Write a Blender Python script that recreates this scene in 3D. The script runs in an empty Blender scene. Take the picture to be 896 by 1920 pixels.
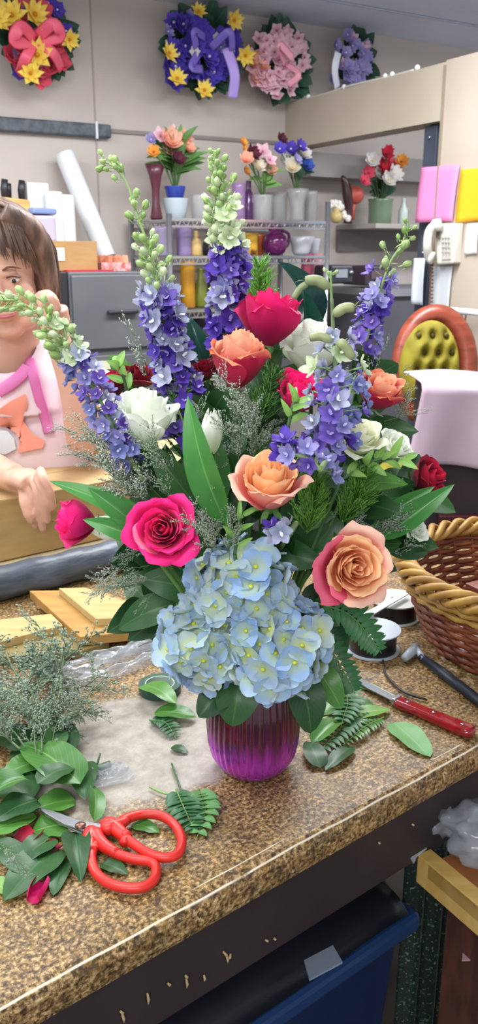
import bpy, math, random
from mathutils import Vector, Matrix, Quaternion, noise
random.seed(7)
PI = math.pi
R = math.radians
S = bpy.context.scene
COL = S.collection
V = Vector

# ------------------------------------------------------------------ camera
F = 1600.0
PITCH = R(16.9)
EYE = V((0, 0, 1.5))
cd = bpy.data.cameras.new('camera')
cam = bpy.data.objects.new('camera', cd)
COL.objects.link(cam)
cam.location = EYE
cam.rotation_euler = (PI / 2 - PITCH, 0, 0)
cd.sensor_fit = 'VERTICAL'
cd.sensor_height = 36
cd.lens = 36 * F / 1920
cd.clip_start = 0.02
cd.dof.use_dof = True
cd.dof.focus_distance = 0.95
cd.dof.aperture_fstop = 13
S.camera = cam

# ------------------------------------------------------------------ world, lights, exposure
w = bpy.data.worlds.new('World')
S.world = w
w.use_nodes = True
w.node_tree.nodes['Background'].inputs[0].default_value = (0.86, 0.93, 1.0, 1)
w.node_tree.nodes['Background'].inputs[1].default_value = 0.62


def area(name, loc, size, sizey, power, col=(1, 1, 1), rot=(0, 0, 0)):
    l = bpy.data.lights.new(name, 'AREA')
    l.shape = 'RECTANGLE'
    l.size = size
    l.size_y = sizey
    l.energy = power
    l.color = col
    o = bpy.data.objects.new(name, l)
    COL.objects.link(o)
    o.location = loc
    o.rotation_euler = rot
    return o


area('fluorescent_and_fill_light', (-0.5, 0.55, 2.4), 1.2, 0.5, 17, (0.97, 1, 0.99), (0, 0, R(30)))
area('fluorescent_and_fill_light', (0.2, 2.3, 2.4), 1.3, 0.4, 42, (0.95, 0.98, 1), (0, 0, R(30)))
area('fluorescent_and_fill_light', (-1.6, 1.9, 2.4), 1.3, 0.4, 30, (0.95, 0.98, 1), (0, 0, R(30)))
area('fluorescent_and_fill_light', (1.6, 3.2, 2.4), 1.2, 0.3, 26, (0.93, 0.96, 1), (0, 0, R(30)))
area('fluorescent_and_fill_light', (-0.3, -1.3, 2.4), 1.3, 0.5, 30, (1, 0.99, 0.97), (R(28), 0, 0))  # unseen front fill behind the camera, added to light the flower faces
S.view_settings.view_transform = 'Standard'
S.view_settings.look = 'None'
S.view_settings.gamma = 1
S.view_settings.use_curve_mapping = False
S.view_settings.exposure = 0.40
S.cycles.max_bounces = 6
S.cycles.transparent_max_bounces = 12


# ------------------------------------------------------------------ measuring helpers
def ray(px, py):
    x = (px - 448) / F
    u = (960 - py) / F
    return V((x, math.cos(PITCH) + math.sin(PITCH) * u, -math.sin(PITCH) + math.cos(PITCH) * u))


def at(px, py, Y):
    d = ray(px, py)
    return EYE + d * (Y / d.y)


def onz(px, py, z):
    d = ray(px, py)
    return EYE + d * ((z - EYE.z) / d.z)


def onplane(px, py, p0, n):
    d = ray(px, py)
    return EYE + d * ((p0 - EYE).dot(n) / d.dot(n))


def depth(p):
    q = p - EYE
    return q.y * math.cos(PITCH) - q.z * math.sin(PITCH)


def m_per_px(p):
    return depth(p) / F


UP = V((0, 0, 1))
CT = 0.90                                    # counter top height
CO = V((-0.199, 0.562, 0))                   # a point of the counter's front edge
CA = R(38.2)
CU = V((math.cos(CA), math.sin(CA), 0))
CN = V((-math.sin(CA), math.cos(CA), 0))
WA = R(30)
WU = V((math.cos(WA), math.sin(WA), 0))      # along the back wall
WN = V((math.sin(WA), -math.cos(WA), 0))     # out of the back wall, to the room
WC = V((0.205, 4.15, 0))                     # foot of the corner where the header meets the wall


def wall(px, py, off=0.0):
    return onplane(px, py, WC + WN * off, WN)


def head(px, py, off=0.0):                   # the plane of the header and the panel (runs along WN)
    return onplane(px, py, WC - WU * off, WU)


# ------------------------------------------------------------------ materials
def lin(c):
    if isinstance(c, str):
        c = c.lstrip('#')
        c = [int(c[i:i + 2], 16) / 255 for i in (0, 2, 4)]
    return tuple((x / 12.92 if x <= 0.04045 else ((x + 0.055) / 1.055) ** 2.4) for x in c) + (1,)


MATS = {}


def newmat(name):
    m = bpy.data.materials.new(name)
    m.use_nodes = True
    nt = m.node_tree
    return m, nt, nt.nodes['Principled BSDF']


def mat(name, col, rough=0.5, metal=0.0, col2=None, scale=20, detail=3, stretch=(1, 1, 1), bump=0.0, alpha=1.0,
        trans=0.0, rand=None, coat=0.0, pos=(0.35, 0.65), coord='Object', spec=0.5, emit=0.0):
    if name in MATS:
        return MATS[name]
    m, nt, b = newmat(name)
    N, L = nt.nodes, nt.links
    b.inputs['Base Color'].default_value = lin(col)
    b.inputs['Roughness'].default_value = rough
    b.inputs['Metallic'].default_value = metal
    b.inputs['Coat Weight'].default_value = coat
    b.inputs['Specular IOR Level'].default_value = spec
    b.inputs['Alpha'].default_value = alpha
    out = None
    if col2 or bump:
        tc = N.new('ShaderNodeTexCoord')
        mp = N.new('ShaderNodeMapping')
        mp.inputs['Scale'].default_value = stretch
        nz = N.new('ShaderNodeTexNoise')
        nz.inputs['Scale'].default_value = scale
        nz.inputs['Detail'].default_value = detail
        L.new(tc.outputs[coord], mp.inputs[0])
        L.new(mp.outputs[0], nz.inputs['Vector'])
        if col2:
            cr = N.new('ShaderNodeValToRGB')
            cr.color_ramp.elements[0].position = pos[0]
            cr.color_ramp.elements[1].position = pos[1]
            cr.color_ramp.elements[0].color = lin(col)
            cr.color_ramp.elements[1].color = lin(col2)
            L.new(nz.outputs['Fac'], cr.inputs[0])
            out = cr.outputs[0]
            L.new(out, b.inputs['Base Color'])
        if bump:
            bp = N.new('ShaderNodeBump')
            bp.inputs['Strength'].default_value = bump
            bp.inputs['Distance'].default_value = 0.01
            L.new(nz.outputs['Fac'], bp.inputs['Height'])
            L.new(bp.outputs[0], b.inputs['Normal'])
    if rand:
        oi = N.new('ShaderNodeObjectInfo')
        mx = N.new('ShaderNodeMix')
        mx.data_type = 'RGBA'
        L.new(oi.outputs['Random'], mx.inputs[0])
        if out:
            L.new(out, mx.inputs[6])
        else:
            mx.inputs[6].default_value = lin(col)
        mx.inputs[7].default_value = lin(rand)
        out = mx.outputs[2]
        L.new(out, b.inputs['Base Color'])
    if trans:
        addtrans(nt, b, trans, out, lin(col))
    MATS[name] = m
    return m


def addtrans(nt, b, k, out, col):
    N, L = nt.nodes, nt.links
    t = N.new('ShaderNodeBsdfTranslucent')
    t.inputs[0].default_value = col
    if out:
        L.new(out, t.inputs[0])
    ms = N.new('ShaderNodeMixShader')
    ms.inputs[0].default_value = k
    mo = N['Material Output']
    L.new(b.outputs[0], ms.inputs[1])
    L.new(t.outputs[0], ms.inputs[2])
    L.new(ms.outputs[0], mo.inputs[0])


def petalmat(name, base, rim, inner=None, rough=0.55, k=0.28, p=(0.25, 0.8)):
    """colour grows from the petal's foot (v=0) to its rim (v=1); u = how far out the petal sits."""
    if name in MATS:
        return MATS[name]
    m, nt, b = newmat(name)
    N, L = nt.nodes, nt.links
    uv = N.new('ShaderNodeUVMap')
    sp = N.new('ShaderNodeSeparateXYZ')
    L.new(uv.outputs[0], sp.inputs[0])
    nz = N.new('ShaderNodeTexNoise')
    nz.inputs['Scale'].default_value = 60
    tc = N.new('ShaderNodeTexCoord')
    L.new(tc.outputs['Object'], nz.inputs['Vector'])
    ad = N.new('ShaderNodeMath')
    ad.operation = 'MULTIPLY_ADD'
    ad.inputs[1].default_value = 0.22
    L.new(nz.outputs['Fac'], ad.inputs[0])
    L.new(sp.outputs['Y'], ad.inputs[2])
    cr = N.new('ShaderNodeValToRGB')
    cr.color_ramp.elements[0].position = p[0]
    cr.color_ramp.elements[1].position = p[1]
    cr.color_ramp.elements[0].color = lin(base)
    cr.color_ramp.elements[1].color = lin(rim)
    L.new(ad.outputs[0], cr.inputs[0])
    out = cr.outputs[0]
    if inner:
        mx = N.new('ShaderNodeMix')
        mx.data_type = 'RGBA'
        rr = N.new('ShaderNodeMapRange')
        rr.inputs[1].default_value = 0.3
        rr.inputs[2].default_value = 0.8
        L.new(sp.outputs['X'], rr.inputs[0])
        L.new(rr.outputs[0], mx.inputs[0])
        mx.inputs[6].default_value = lin(inner)
        L.new(out, mx.inputs[7])
        out = mx.outputs[2]
    L.new(out, b.inputs['Base Color'])
    b.inputs['Roughness'].default_value = rough
    b.inputs['Specular IOR Level'].default_value = 0.25
    b.inputs['Sheen Weight'].default_value = 0.1
    addtrans(nt, b, k, out, lin(rim))
    MATS[name] = m
    return m


def leafmat(name, c1, c2, vein, rough=0.4, k=0.15, side=0.22, along=False):
    if name in MATS:
        return MATS[name]
    m, nt, b = newmat(name)
    N, L = nt.nodes, nt.links
    uv = N.new('ShaderNodeUVMap')
    sp = N.new('ShaderNodeSeparateXYZ')
    L.new(uv.outputs[0], sp.inputs[0])
    tc = N.new('ShaderNodeTexCoord')
    nz = N.new('ShaderNodeTexNoise')
    nz.inputs['Scale'].default_value = 35
    L.new(tc.outputs['Object'], nz.inputs['Vector'])
    oi = N.new('ShaderNodeObjectInfo')
    ad = N.new('ShaderNodeMath')
    ad.operation = 'ADD'
    L.new(nz.outputs['Fac'], ad.inputs[0])
    L.new(oi.outputs['Random'], ad.inputs[1])
    mr = N.new('ShaderNodeMapRange')
    mr.inputs[1].default_value = 0.4
    mr.inputs[2].default_value = 1.5
    L.new(ad.outputs[0], mr.inputs[0])
    mx = N.new('ShaderNodeMix')
    mx.data_type = 'RGBA'
    mx.inputs[6].default_value = lin(c1)
    mx.inputs[7].default_value = lin(c2)
    L.new(mr.outputs[0], mx.inputs[0])
    # side veins run as slanted bands from the midrib
    ab = N.new('ShaderNodeMath'); ab.operation = 'ABSOLUTE'
    sb = N.new('ShaderNodeMath'); sb.operation = 'SUBTRACT'; sb.inputs[1].default_value = 0.5
    L.new(sp.outputs['X'], sb.inputs[0]); L.new(sb.outputs[0], ab.inputs[0])
    m1 = N.new('ShaderNodeMath'); m1.operation = 'MULTIPLY'; m1.inputs[1].default_value = 0.9
    L.new(ab.outputs[0], m1.inputs[0])
    s2 = N.new('ShaderNodeMath'); s2.operation = 'SUBTRACT'
    L.new(sp.outputs['Y'], s2.inputs[0]); L.new(m1.outputs[0], s2.inputs[1])
    m2 = N.new('ShaderNodeMath'); m2.operation = 'MULTIPLY'; m2.inputs[1].default_value = 55
    L.new(s2.outputs[0], m2.inputs[0])
    if along:
        L.new(ab.outputs[0], m2.inputs[0]); m2.inputs[1].default_value = 90
    si = N.new('ShaderNodeMath'); si.operation = 'SINE'; L.new(m2.outputs[0], si.inputs[0])
    gt = N.new('ShaderNodeMapRange'); gt.inputs[1].default_value = 0.85; gt.inputs[2].default_value = 1.0
    gt.inputs[4].default_value = side
    L.new(si.outputs[0], gt.inputs[0])
    lt = N.new('ShaderNodeMapRange'); lt.inputs[1].default_value = 0.035; lt.inputs[2].default_value = 0.0
    lt.inputs[4].default_value = 0.8
    L.new(ab.outputs[0], lt.inputs[0])
    mxm = N.new('ShaderNodeMath'); mxm.operation = 'MAXIMUM'
    L.new(gt.outputs[0], mxm.inputs[0]); L.new(lt.outputs[0], mxm.inputs[1])
    my = N.new('ShaderNodeMix'); my.data_type = 'RGBA'
    L.new(mxm.outputs[0], my.inputs[0]); L.new(mx.outputs[2], my.inputs[6]); my.inputs[7].default_value = lin(vein)
    L.new(my.outputs[2], b.inputs['Base Color'])
    b.inputs['Roughness'].default_value = rough
    b.inputs['Specular IOR Level'].default_value = 0.4
    addtrans(nt, b, k, my.outputs[2], lin(c2))
    MATS[name] = m
    return m


def glassmat(name, col, rough=0.08, alpha=0.35):
    if name in MATS:
        return MATS[name]
    m, nt, b = newmat(name)
    b.inputs['Base Color'].default_value = lin(col)
    b.inputs['Roughness'].default_value = rough
    b.inputs['Alpha'].default_value = alpha
    b.inputs['Specular IOR Level'].default_value = 0.8
    MATS[name] = m
    return m


# ------------------------------------------------------------------ mesh builder
class MB:
    def __init__(self):
        self.v = []; self.f = []; self.uv = []; self.mi = []; self.k = 0

    def add(self, vs, fs, uvs=None):
        n = len(self.v)
        self.v += [V(p) for p in vs]
        self.uv += uvs if uvs else [(0.5, 0.5)] * len(vs)
        self.f += [tuple(i + n for i in f) for f in fs]
        self.mi += [self.k] * len(fs)
        return self

    def grid(self, fn, nu, nv, closeu=False, uvf=None):
        vs, uvs = [], []
        for j in range(nv + 1):
            for i in range(nu + (0 if closeu else 1)):
                u, v = i / nu, j / nv
                vs.append(fn(u, v))
                uvs.append(uvf(u, v) if uvf else (u, v))
        w_ = nu if closeu else nu + 1
        fs = []
        for j in range(nv):
            for i in range(nu):
                a = j * w_ + i
                b = j * w_ + (i + 1) % w_
                fs.append((a, b, b + w_, a + w_))
        return self.add(vs, fs, uvs)

    def box(self, c, size, rot=None):
        c = V(c)
        sx, sy, sz = [s / 2 for s in size]
        vs = [V((x, y, z)) for z in (-sz, sz) for y in (-sy, sy) for x in (-sx, sx)]
        if rot is not None:
            vs = [rot @ p for p in vs]
        return self.add([c + p for p in vs], [(0, 2, 3, 1), (4, 5, 7, 6), (0, 1, 5, 4), (2, 6, 7, 3), (0, 4, 6, 2), (1, 3, 7, 5)])

    def tube(self, pts, rad, n=8, close=False, flat=None, up=None):
        pts = [V(p) for p in pts]
        if not isinstance(rad, (list, tuple)):
            rad = [rad] * len(pts)
        m = len(pts)
        vs = []
        prev = None
        for i, p in enumerate(pts):
            if close:
                t = pts[(i + 1) % m] - pts[i - 1]
            else:
                t = pts[min(i + 1, m - 1)] - pts[max(i - 1, 0)]
            if t.length < 1e-9:
                t = V((0, 0, 1))
            t.normalize()
            if up is not None:
                a = t.cross(up)
                if a.length < 1e-6: a = t.orthogonal()
            elif prev is None:
                a = t.orthogonal()
            else:
                a = prev - t * prev.dot(t)
            a.normalize()
            prev = a
            b = t.cross(a)
            for k in range(n):
                g = 2 * PI * k / n
                fl = flat if flat else 1
                vs.append(p + a * math.cos(g) * rad[i] + b * math.sin(g) * rad[i] * fl)
        fs = []
        for i in range(m if close else m - 1):
            for k in range(n):
                a, b = i * n + k, i * n + (k + 1) % n
                c, d = ((i + 1) % m) * n + (k + 1) % n, ((i + 1) % m) * n + k
                fs.append((a, b, c, d))
        if not close:
            fs.append(tuple(range(n - 1, -1, -1)))
            fs.append(tuple((m - 1) * n + k for k in range(n)))
        uvs = [(k / n, i / max(1, m - 1)) for i in range(m) for k in range(n)]
        return self.add(vs, fs, uvs)

    def lathe(self, prof, n=32, c=(0, 0, 0), M=None, wob=None):
        c = V(c)
        vs, uvs = [], []
        for j, (r, z) in enumerate(prof):
            for k in range(n):
                g = 2 * PI * k / n
                rr = r * (wob(g, z) if wob else 1)
                p = V((rr * math.cos(g), rr * math.sin(g), z))
                if M is not None: p = M @ p
                vs.append(c + p)
                uvs.append((k / n, j / (len(prof) - 1)))
        fs = []
        for j in range(len(prof) - 1):
            for k in range(n):
                a, b = j * n + k, j * n + (k + 1) % n
                fs.append((a, b, b + n, a + n))
        if prof[0][0] > 1e-5: fs.append(tuple(range(n - 1, -1, -1)))
        if prof[-1][0] > 1e-5 and prof[0] != prof[-1]: fs.append(tuple((len(prof) - 1) * n + k for k in range(n)))
        return self.add(vs, fs, uvs)

    def ring(self, prof, n=32, c=(0, 0, 0), M=None):     # closed profile, no caps
        c = V(c); m = len(prof); vs = []
        for r, z in prof:
            for k in range(n):
                g = 2 * PI * k / n
                p = V((r * math.cos(g), r * math.sin(g), z))
                if M is not None: p = M @ p
                vs.append(c + p)
        fs = []
        for j in range(m):
            for k in range(n):
                a, b = j * n + k, j * n + (k + 1) % n
                j2 = (j + 1) % m
                fs.append((a, b, j2 * n + (k + 1) % n, j2 * n + k))
        return self.add(vs, fs)

    def ball(self, c, r, nu=12, nv=8, M=None):
        c = V(c)
        if not isinstance(r, (tuple, list)): r = (r, r, r)
        vs = []
        for j in range(nv + 1):
            th = PI * j / nv
            for i in range(nu):
                g = 2 * PI * i / nu
                p = V((r[0] * math.sin(th) * math.cos(g), r[1] * math.sin(th) * math.sin(g), r[2] * math.cos(th)))
                if M is not None: p = M @ p
                vs.append(c + p)
        fs = []
        for j in range(nv):
            for i in range(nu):
                a, b = j * nu + i, j * nu + (i + 1) % nu
                fs.append((a, a + nu, b + nu, b))
        return self.add(vs, fs, [(0.5, j / nv) for j in range(nv + 1) for i in range(nu)])

    def prism(self, poly, h):                 # poly: 3-D points of the top; h: vector to the bottom
        poly = [V(p) for p in poly]; h = V(h); n = len(poly)
        vs = poly + [p + h for p in poly]
        fs = [tuple(range(n)), tuple(range(2 * n - 1, n - 1, -1))]
        for i in range(n):
            j = (i + 1) % n
            fs.append((i, i + n, j + n, j))
        return self.add(vs, fs)

    def build(self, name, m, parent=None, smooth=True, bevel=0.0, solid=0.0, sub=0, flat_angle=None):
        me = bpy.data.meshes.new(name)
        inv = MW[parent.name].inverted() if parent else Matrix.Identity(4)
        me.from_pydata([inv @ p for p in self.v], [], self.f)
        ul = me.uv_layers.new(name='UVMap')
        me.validate()
        if len(me.loops) == sum(len(f) for f in self.f):
            li = 0
            for f in self.f:
                for i in f:
                    ul.data[li].uv = self.uv[i]
                    li += 1
        ms = m if isinstance(m, (list, tuple)) else [m]
        for q in ms: me.materials.append(q)
        if len(ms) > 1 and len(me.polygons) == len(self.mi):
            me.polygons.foreach_set('material_index', self.mi)
        me.update()
        o = bpy.data.objects.new(name, me)
        COL.objects.link(o)
        if parent:
            o.parent = parent
            MW[o.name] = MW[parent.name].copy()
        else:
            MW[o.name] = Matrix.Identity(4)
        import bmesh
        bm = bmesh.new(); bm.from_mesh(me)
        bmesh.ops.recalc_face_normals(bm, faces=bm.faces)
        bm.to_mesh(me); bm.free()
        if smooth:
            me.polygons.foreach_set('use_smooth', [True] * len(me.polygons))
            if flat_angle or bevel:
                try: me.set_sharp_from_angle(angle=R(flat_angle or 35))
                except Exception: pass
        if solid:
            q = o.modifiers.new('solid', 'SOLIDIFY'); q.thickness = solid; q.offset = 0
        if bevel:
            q = o.modifiers.new('bevel', 'BEVEL'); q.width = bevel; q.segments = 2; q.limit_method = 'ANGLE'
        if sub:
            q = o.modifiers.new('sub', 'SUBSURF'); q.levels = sub; q.render_levels = sub
        return o


MW = {}


def basis(z, roll=0.0, hint=UP):
    z = V(z).normalized()
    x = V(hint).cross(z)
    if x.length < 1e-4: x = V((1, 0, 0)).cross(z)
    if x.length < 1e-4: x = V((0, 1, 0)).cross(z)
    x.normalize()
    y = z.cross(x)
    M = Matrix((x, y, z)).transposed().to_4x4()
    return M @ Matrix.Rotation(roll, 4, 'Z')


def tag(o, label=None, cat=None, group=None, kind=None):
    if label: o['label'] = label
    if cat: o['category'] = cat
    if group: o['group'] = group
    if kind: o['kind'] = kind
    return o


def thing(name, label, cat, loc=(0, 0, 0), M=None, group=None):
    o = bpy.data.objects.new(name, None)
    o.empty_display_size = 0.02
    COL.objects.link(o)
    mw = Matrix.Translation(V(loc)) @ (M if M is not None else Matrix.Identity(4))
    o.matrix_world = mw
    MW[o.name] = mw
    return tag(o, label, cat, group)


def place(src, M, parent=None, name=None):
    """a copy of one object at world matrix M, put under its parent"""
    c = bpy.data.objects.new(name or src.name.split('.')[0], src.data)
    COL.objects.link(c)
    if parent:
        c.parent = parent
        c.matrix_local = MW[parent.name].inverted() @ M
    else:
        c.matrix_world = M
    MW[c.name] = M
    return c


def proto(name, mb, m, **k):
    """a mesh kept only as data for copies (its own object is removed)"""
    o = mb.build(name, m, **k)
    class Src: pass
    s = Src(); s.name = name; s.data = o.data
    bpy.data.objects.remove(o)
    return s


def bez(pts, n=20):
    """smooth curve through the points"""
    pts = [V(p) for p in pts]
    if len(pts) == 2: pts = [pts[0], (pts[0] + pts[1]) / 2, pts[1]]
    out = []
    P = [2 * pts[0] - pts[1]] + pts + [2 * pts[-1] - pts[-2]]
    seg = len(pts) - 1
    for i in range(n + 1):
        t = i / n * seg
        k = min(int(t), seg - 1)
        s = t - k
        a, b, c, d = P[k:k + 4]
        out.append(0.5 * ((2 * b) + (c - a) * s + (2 * a - 5 * b + 4 * c - d) * s * s + (3 * b - a - 3 * c + d) * s ** 3))
    return out


def even(pts, n):
    """the same curve with evenly spaced points"""
    d = [0.0]
    for i in range(1, len(pts)): d.append(d[-1] + (pts[i] - pts[i - 1]).length)
    out, j = [], 0
    for i in range(n + 1):
        s = d[-1] * i / n
        while j < len(pts) - 2 and d[j + 1] < s: j += 1
        k = (s - d[j]) / max(1e-9, d[j + 1] - d[j])
        out.append(pts[j].lerp(pts[j + 1], min(1, k)))
    return out


def xyrot(a):
    return Matrix.Rotation(a, 3, 'Z')

# ================================================================== THE ROOM
WALLM = mat('wall_paint', '#c0b5ae', 0.75, col2='#c6bcb5', scale=3, spec=0.2)
HEADM = mat('header_paint', '#b3a795', 0.7, col2='#bbb09e', scale=4, spec=0.2)
PANELM = mat('panel_paint', '#b0a294', 0.7, col2='#b8aa9c', scale=4, spec=0.2)
CEILM = mat('ceiling_paint', '#d2d8ea', 0.8, col2='#dce0ee', scale=5, spec=0.1)
FLOORM = mat('floor_tile', '#4c423a', 0.5, col2='#5e544a', scale=9)
DARKM = mat('dark_metal', '#26262e', 0.45)


def slab(name, a, b, n, z0, z1, th, m, kind='structure'):
    """upright slab from plan point a to b, th thick away from n"""
    mb = MB()
    a, b, n = V(a), V(b), V(n)
    poly = [V((a.x, a.y, z0)), V((b.x, b.y, z0)), V((b.x, b.y, z1)), V((a.x, a.y, z1))]
    mb.prism(poly, -n * th)
    return tag(mb.build(name, m, smooth=False), kind=kind)


slab('wall_back', WC - WU * 3.2, WC + WU * 3.0, WN, 0, 2.46, 0.1, WALLM)
# floor and ceiling
fl = MB().prism([WC - WU * 3.2 + WN * 5.2, WC + WU * 3.0 + WN * 5.2, WC + WU * 3.0, WC - WU * 3.2], (0, 0, -0.05))
tag(fl.build('floor', FLOORM, smooth=False), kind='structure')
cl = MB().prism([p + V((0, 0, 2.51)) for p in (WC - WU * 3.2 + WN * 5.2, WC + WU * 3.0 + WN * 5.2, WC + WU * 3.0, WC - WU * 3.2)], (0, 0, -0.05))
tag(cl.build('ceiling', CEILM, smooth=False), kind='structure')
for i, s in enumerate((0.35, 1.0, 1.75)):      # thin joints across the ceiling boards
    c = MB()
    a = WC + WN * s + UP * 2.458
    c.prism([a - WU * 1.5, a + WU * 3, a + WU * 3 + WN * 0.012, a - WU * 1.5 + WN * 0.012], (0, 0, -0.004))
    tag(c.build('trim_%d' % (i + 4), mat('ceiling_joint', '#b8c0d0', 0.8), smooth=False), kind='structure')

# header over the opening, then the panel it ends in
slab('wall_header', WC + WN * 0.0, WC + WN * 1.02, -WU, 1.945, 2.13, 0.10, HEADM)
slab('wall_right', WC + WN * 1.02, WC + WN * 2.0, -WU, 0, 2.135, 0.12, PANELM)
c = MB()
a = WC + WN * 1.02 - WU * 0.003
c.box(a + V((0, 0, 1.06)), (0.012, 0.006, 2.12), Matrix.Rotation(WA, 3, 'Z'))
tag(c.build('trim_1', mat('panel_joint', '#8f8274', 0.7), smooth=False), kind='structure')
# batten on the back wall
c = MB()
p0 = wall(-20, 223); p1 = wall(530, 268)
zb = 0.5 * (p0.z + p1.z)
c.prism([V((p0.x, p0.y, zb)) + WN * 0.0, V((p1.x, p1.y, zb)), V((p1.x, p1.y, zb)) + WN * 0.01, V((p0.x, p0.y, zb)) + WN * 0.01], (0, 0, -0.014))
tag(c.build('trim_2', mat('batten', '#8b8380', 0.6), smooth=False), kind='structure')
# faint sheet joint of the wall boards
c = MB()
p = wall(182, 300)
c.box(V((p.x, p.y, 1.6)) + WN * 0.001, (0.006, 0.004, 1.7), Matrix.Rotation(WA, 3, 'Z'))
tag(c.build('trim_3', mat('wall_joint', '#a89e99', 0.8), smooth=False), kind='structure')

# black magnetic rail
t = thing('tool_rail', 'long black rail fixed to the wall at the left, white strap near its end', 'rail', wall(90, 234, 0.01))
a, b = wall(-40, 231, 0.02), wall(206, 246, 0.02)
b.z = a.z = (a.z + b.z) / 2 + 0.0
c = MB(); c.box((a + b) / 2, ((b - a).length, 0.035, 0.05), Matrix.Rotation(WA, 3, 'Z'))
c.build('rail', mat('black_rail', '#3c444c', 0.5, col2='#586068', scale=40), t, smooth=False, bevel=0.006)
c = MB(); q = wall(181, 244, 0.04); q.z = a.z; c.box(q, (0.008, 0.012, 0.062), Matrix.Rotation(WA, 3, 'Z'))
c.build('strap', mat('white_plastic', '#dde0e2', 0.4), t, smooth=False)

# dark post in the opening
pc = WC + WN * 0.93 + WU * 0.07
t = thing('metal_post', 'dark blue-grey upright post at the edge of the opening', 'post', pc)
c = MB(); c.box(pc + V((0, 0, 0.97)), (0.085, 0.07, 1.94), Matrix.Rotation(WA, 3, 'Z'))
c.build('post', mat('post_paint', '#363c48', 0.5, col2='#424958', scale=6), t, smooth=False, bevel=0.004)
for zz in (1.9, 1.5, 1.1, 0.7):
    c = MB(); c.ball(pc + V((0, 0, zz)) - WU * 0.045, 0.006, 8, 6)
    c.build('screw', mat('steel', '#9a9ea4', 0.3, 0.9), t)

# garland of small bulbs lying along the header's top
t = thing('string_lights', 'thin pale string of small bulbs lying along the top of the header', 'string lights', WC + WN * 0.5 + UP * 2.135)
pts = [head(x, y, -0.02) for x, y in ((530, 196), (575, 186), (620, 176), (648, 163), (690, 153), (732, 144), (775, 132))]
for q in pts: q.z = max(q.z, 2.136)
c = MB(); c.tube(bez(pts, 40), 0.005, 6); c.build('cord', mat('pale_cord', '#d9d4c8', 0.5), t)
for x, y in ((578, 184), (645, 163), (722, 145), (735, 143), (782, 130)):
    q = head(x, y, -0.02); q.z = max(q.z, 2.142); c = MB(); c.ball(q, 0.010, 8, 6); c.build('bulb', mat('bulb', '#f4f4f2', 0.3), t)


def Rw(extra=0.0): return Matrix.Rotation(WA + extra, 3, 'Z')


# ------------------------------------------------------------------ right panel: papers, phone, cards
def sheet(name, label, cat, corners, m, off=0.004, plane=head, th=0.001):
    ps = [plane(x, y, off) for x, y in corners]
    c = MB()
    n = (ps[1] - ps[0]).cross(ps[3] - ps[0]).normalized()
    def fn(u, v):
        p = ps[0].lerp(ps[1], u).lerp(ps[3].lerp(ps[2], u), v)
        return p + (-WU if plane is head else WN) * (0.010 * math.sin(v * 2.2) * abs(u - 0.45) * 1.2)
    c.grid(fn, 8, 10)
    return tag(c.build(name, m, solid=th), label, cat)


sheet('paper_sheet', 'bright pink sheet of paper pinned to the beige panel above the phone', 'paper',
      ((790, 314), (862, 308), (850, 414), (780, 418)), mat('pink_paper', '#f58fc4', 0.7, trans=0.1), 0.006)
sheet('paper_sheet', 'orange-yellow sheet of paper pinned right of the pink one', 'paper',
      ((864, 318), (930, 312), (925, 412), (855, 418)), mat('yellow_paper', '#f7b41e', 0.7, trans=0.1), 0.004)
sheet('paper_card', 'narrow white card hanging on the panel left of the phone cord', 'card',
      ((776, 484), (797, 484), (794, 572), (772, 570)), mat('white_card', '#d3d8e2', 0.7), 0.006)
sheet('paper_notice', 'pale grey notice sheet hanging under the phone', 'paper',
      ((808, 500), (849, 498), (842, 592), (806, 588)), mat('grey_card', '#c4c8cc', 0.7), 0.005)
sheet('paper_card', 'small white card on the panel right of the phone', 'card',
      ((876, 420), (898, 418), (896, 476), (872, 478)), mat('white_card2', '#dcdcd8', 0.7), 0.005)

q0 = head(833, 450, 0.02)
t = thing('wall_phone', 'cream wall telephone hanging under the pink paper', 'telephone', q0)
Mh = Matrix((WN, UP, -WU)).transposed()       # x: towards the camera along the panel, y: up, z: off the panel
PH = mat('phone_plastic', '#d9d6cc', 0.35)
def hp(px, py, off): return head(px, py, off)
c = MB(); c.prism([hp(814, 420, .05), hp(852, 418, .05), hp(848, 494, .04), hp(818, 496, .04)], WU * 0.045)
c.build('base', PH, t, smooth=False, bevel=0.006)
c = MB(); c.tube(bez([hp(812, 484, .06), hp(803, 480, .07), hp(801, 460, .09), hp(804, 436, .09), hp(813, 424, .08), hp(826, 421, .06)], 18),
                 [0.022] * 3 + [0.016] * 12 + [0.022] * 4, 10)
c.build('handset', PH, t)
c = MB(); c.prism([hp(826, 438, .053), hp(846, 437, .053), hp(844, 486, .046), hp(827, 487, .046)], WU * 0.004)
c.build('faceplate', mat('phone_face', '#c9c6bd', 0.5), t, smooth=False)
c = MB()
for i in range(4):
    for j in range(3):
        q = hp(829.5 + j * 5.5, 446 + i * 9, .056)
        c.ball(q, (0.004, 0.004, 0.004), 6, 4)
c.build('keypad', mat('phone_keys', '#9b9993', 0.5), t)
c = MB(); c.prism([hp(818, 433, .058), hp(825, 433, .058), hp(824, 446, .058), hp(817, 446, .058)], WU * 0.01)
c.build('hook', mat('phone_hook', '#6f6b66', 0.5), t, smooth=False)
pts = []
for i in range(120):
    s = i / 119
    x = 809 - 8 * s + 3 * math.sin(s * 3); y = 490 + 150 * s
    q = hp(x, y, 0.03)
    g = i * 1.15
    pts.append(q + V((math.cos(g) * 0.006, 0, 0)) + UP * math.sin(g) * 0.004)
c = MB(); c.tube(pts, 0.0035, 5)
c.build('coiled_cord', mat('brown_cord', '#6a4438', 0.5), t)

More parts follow.
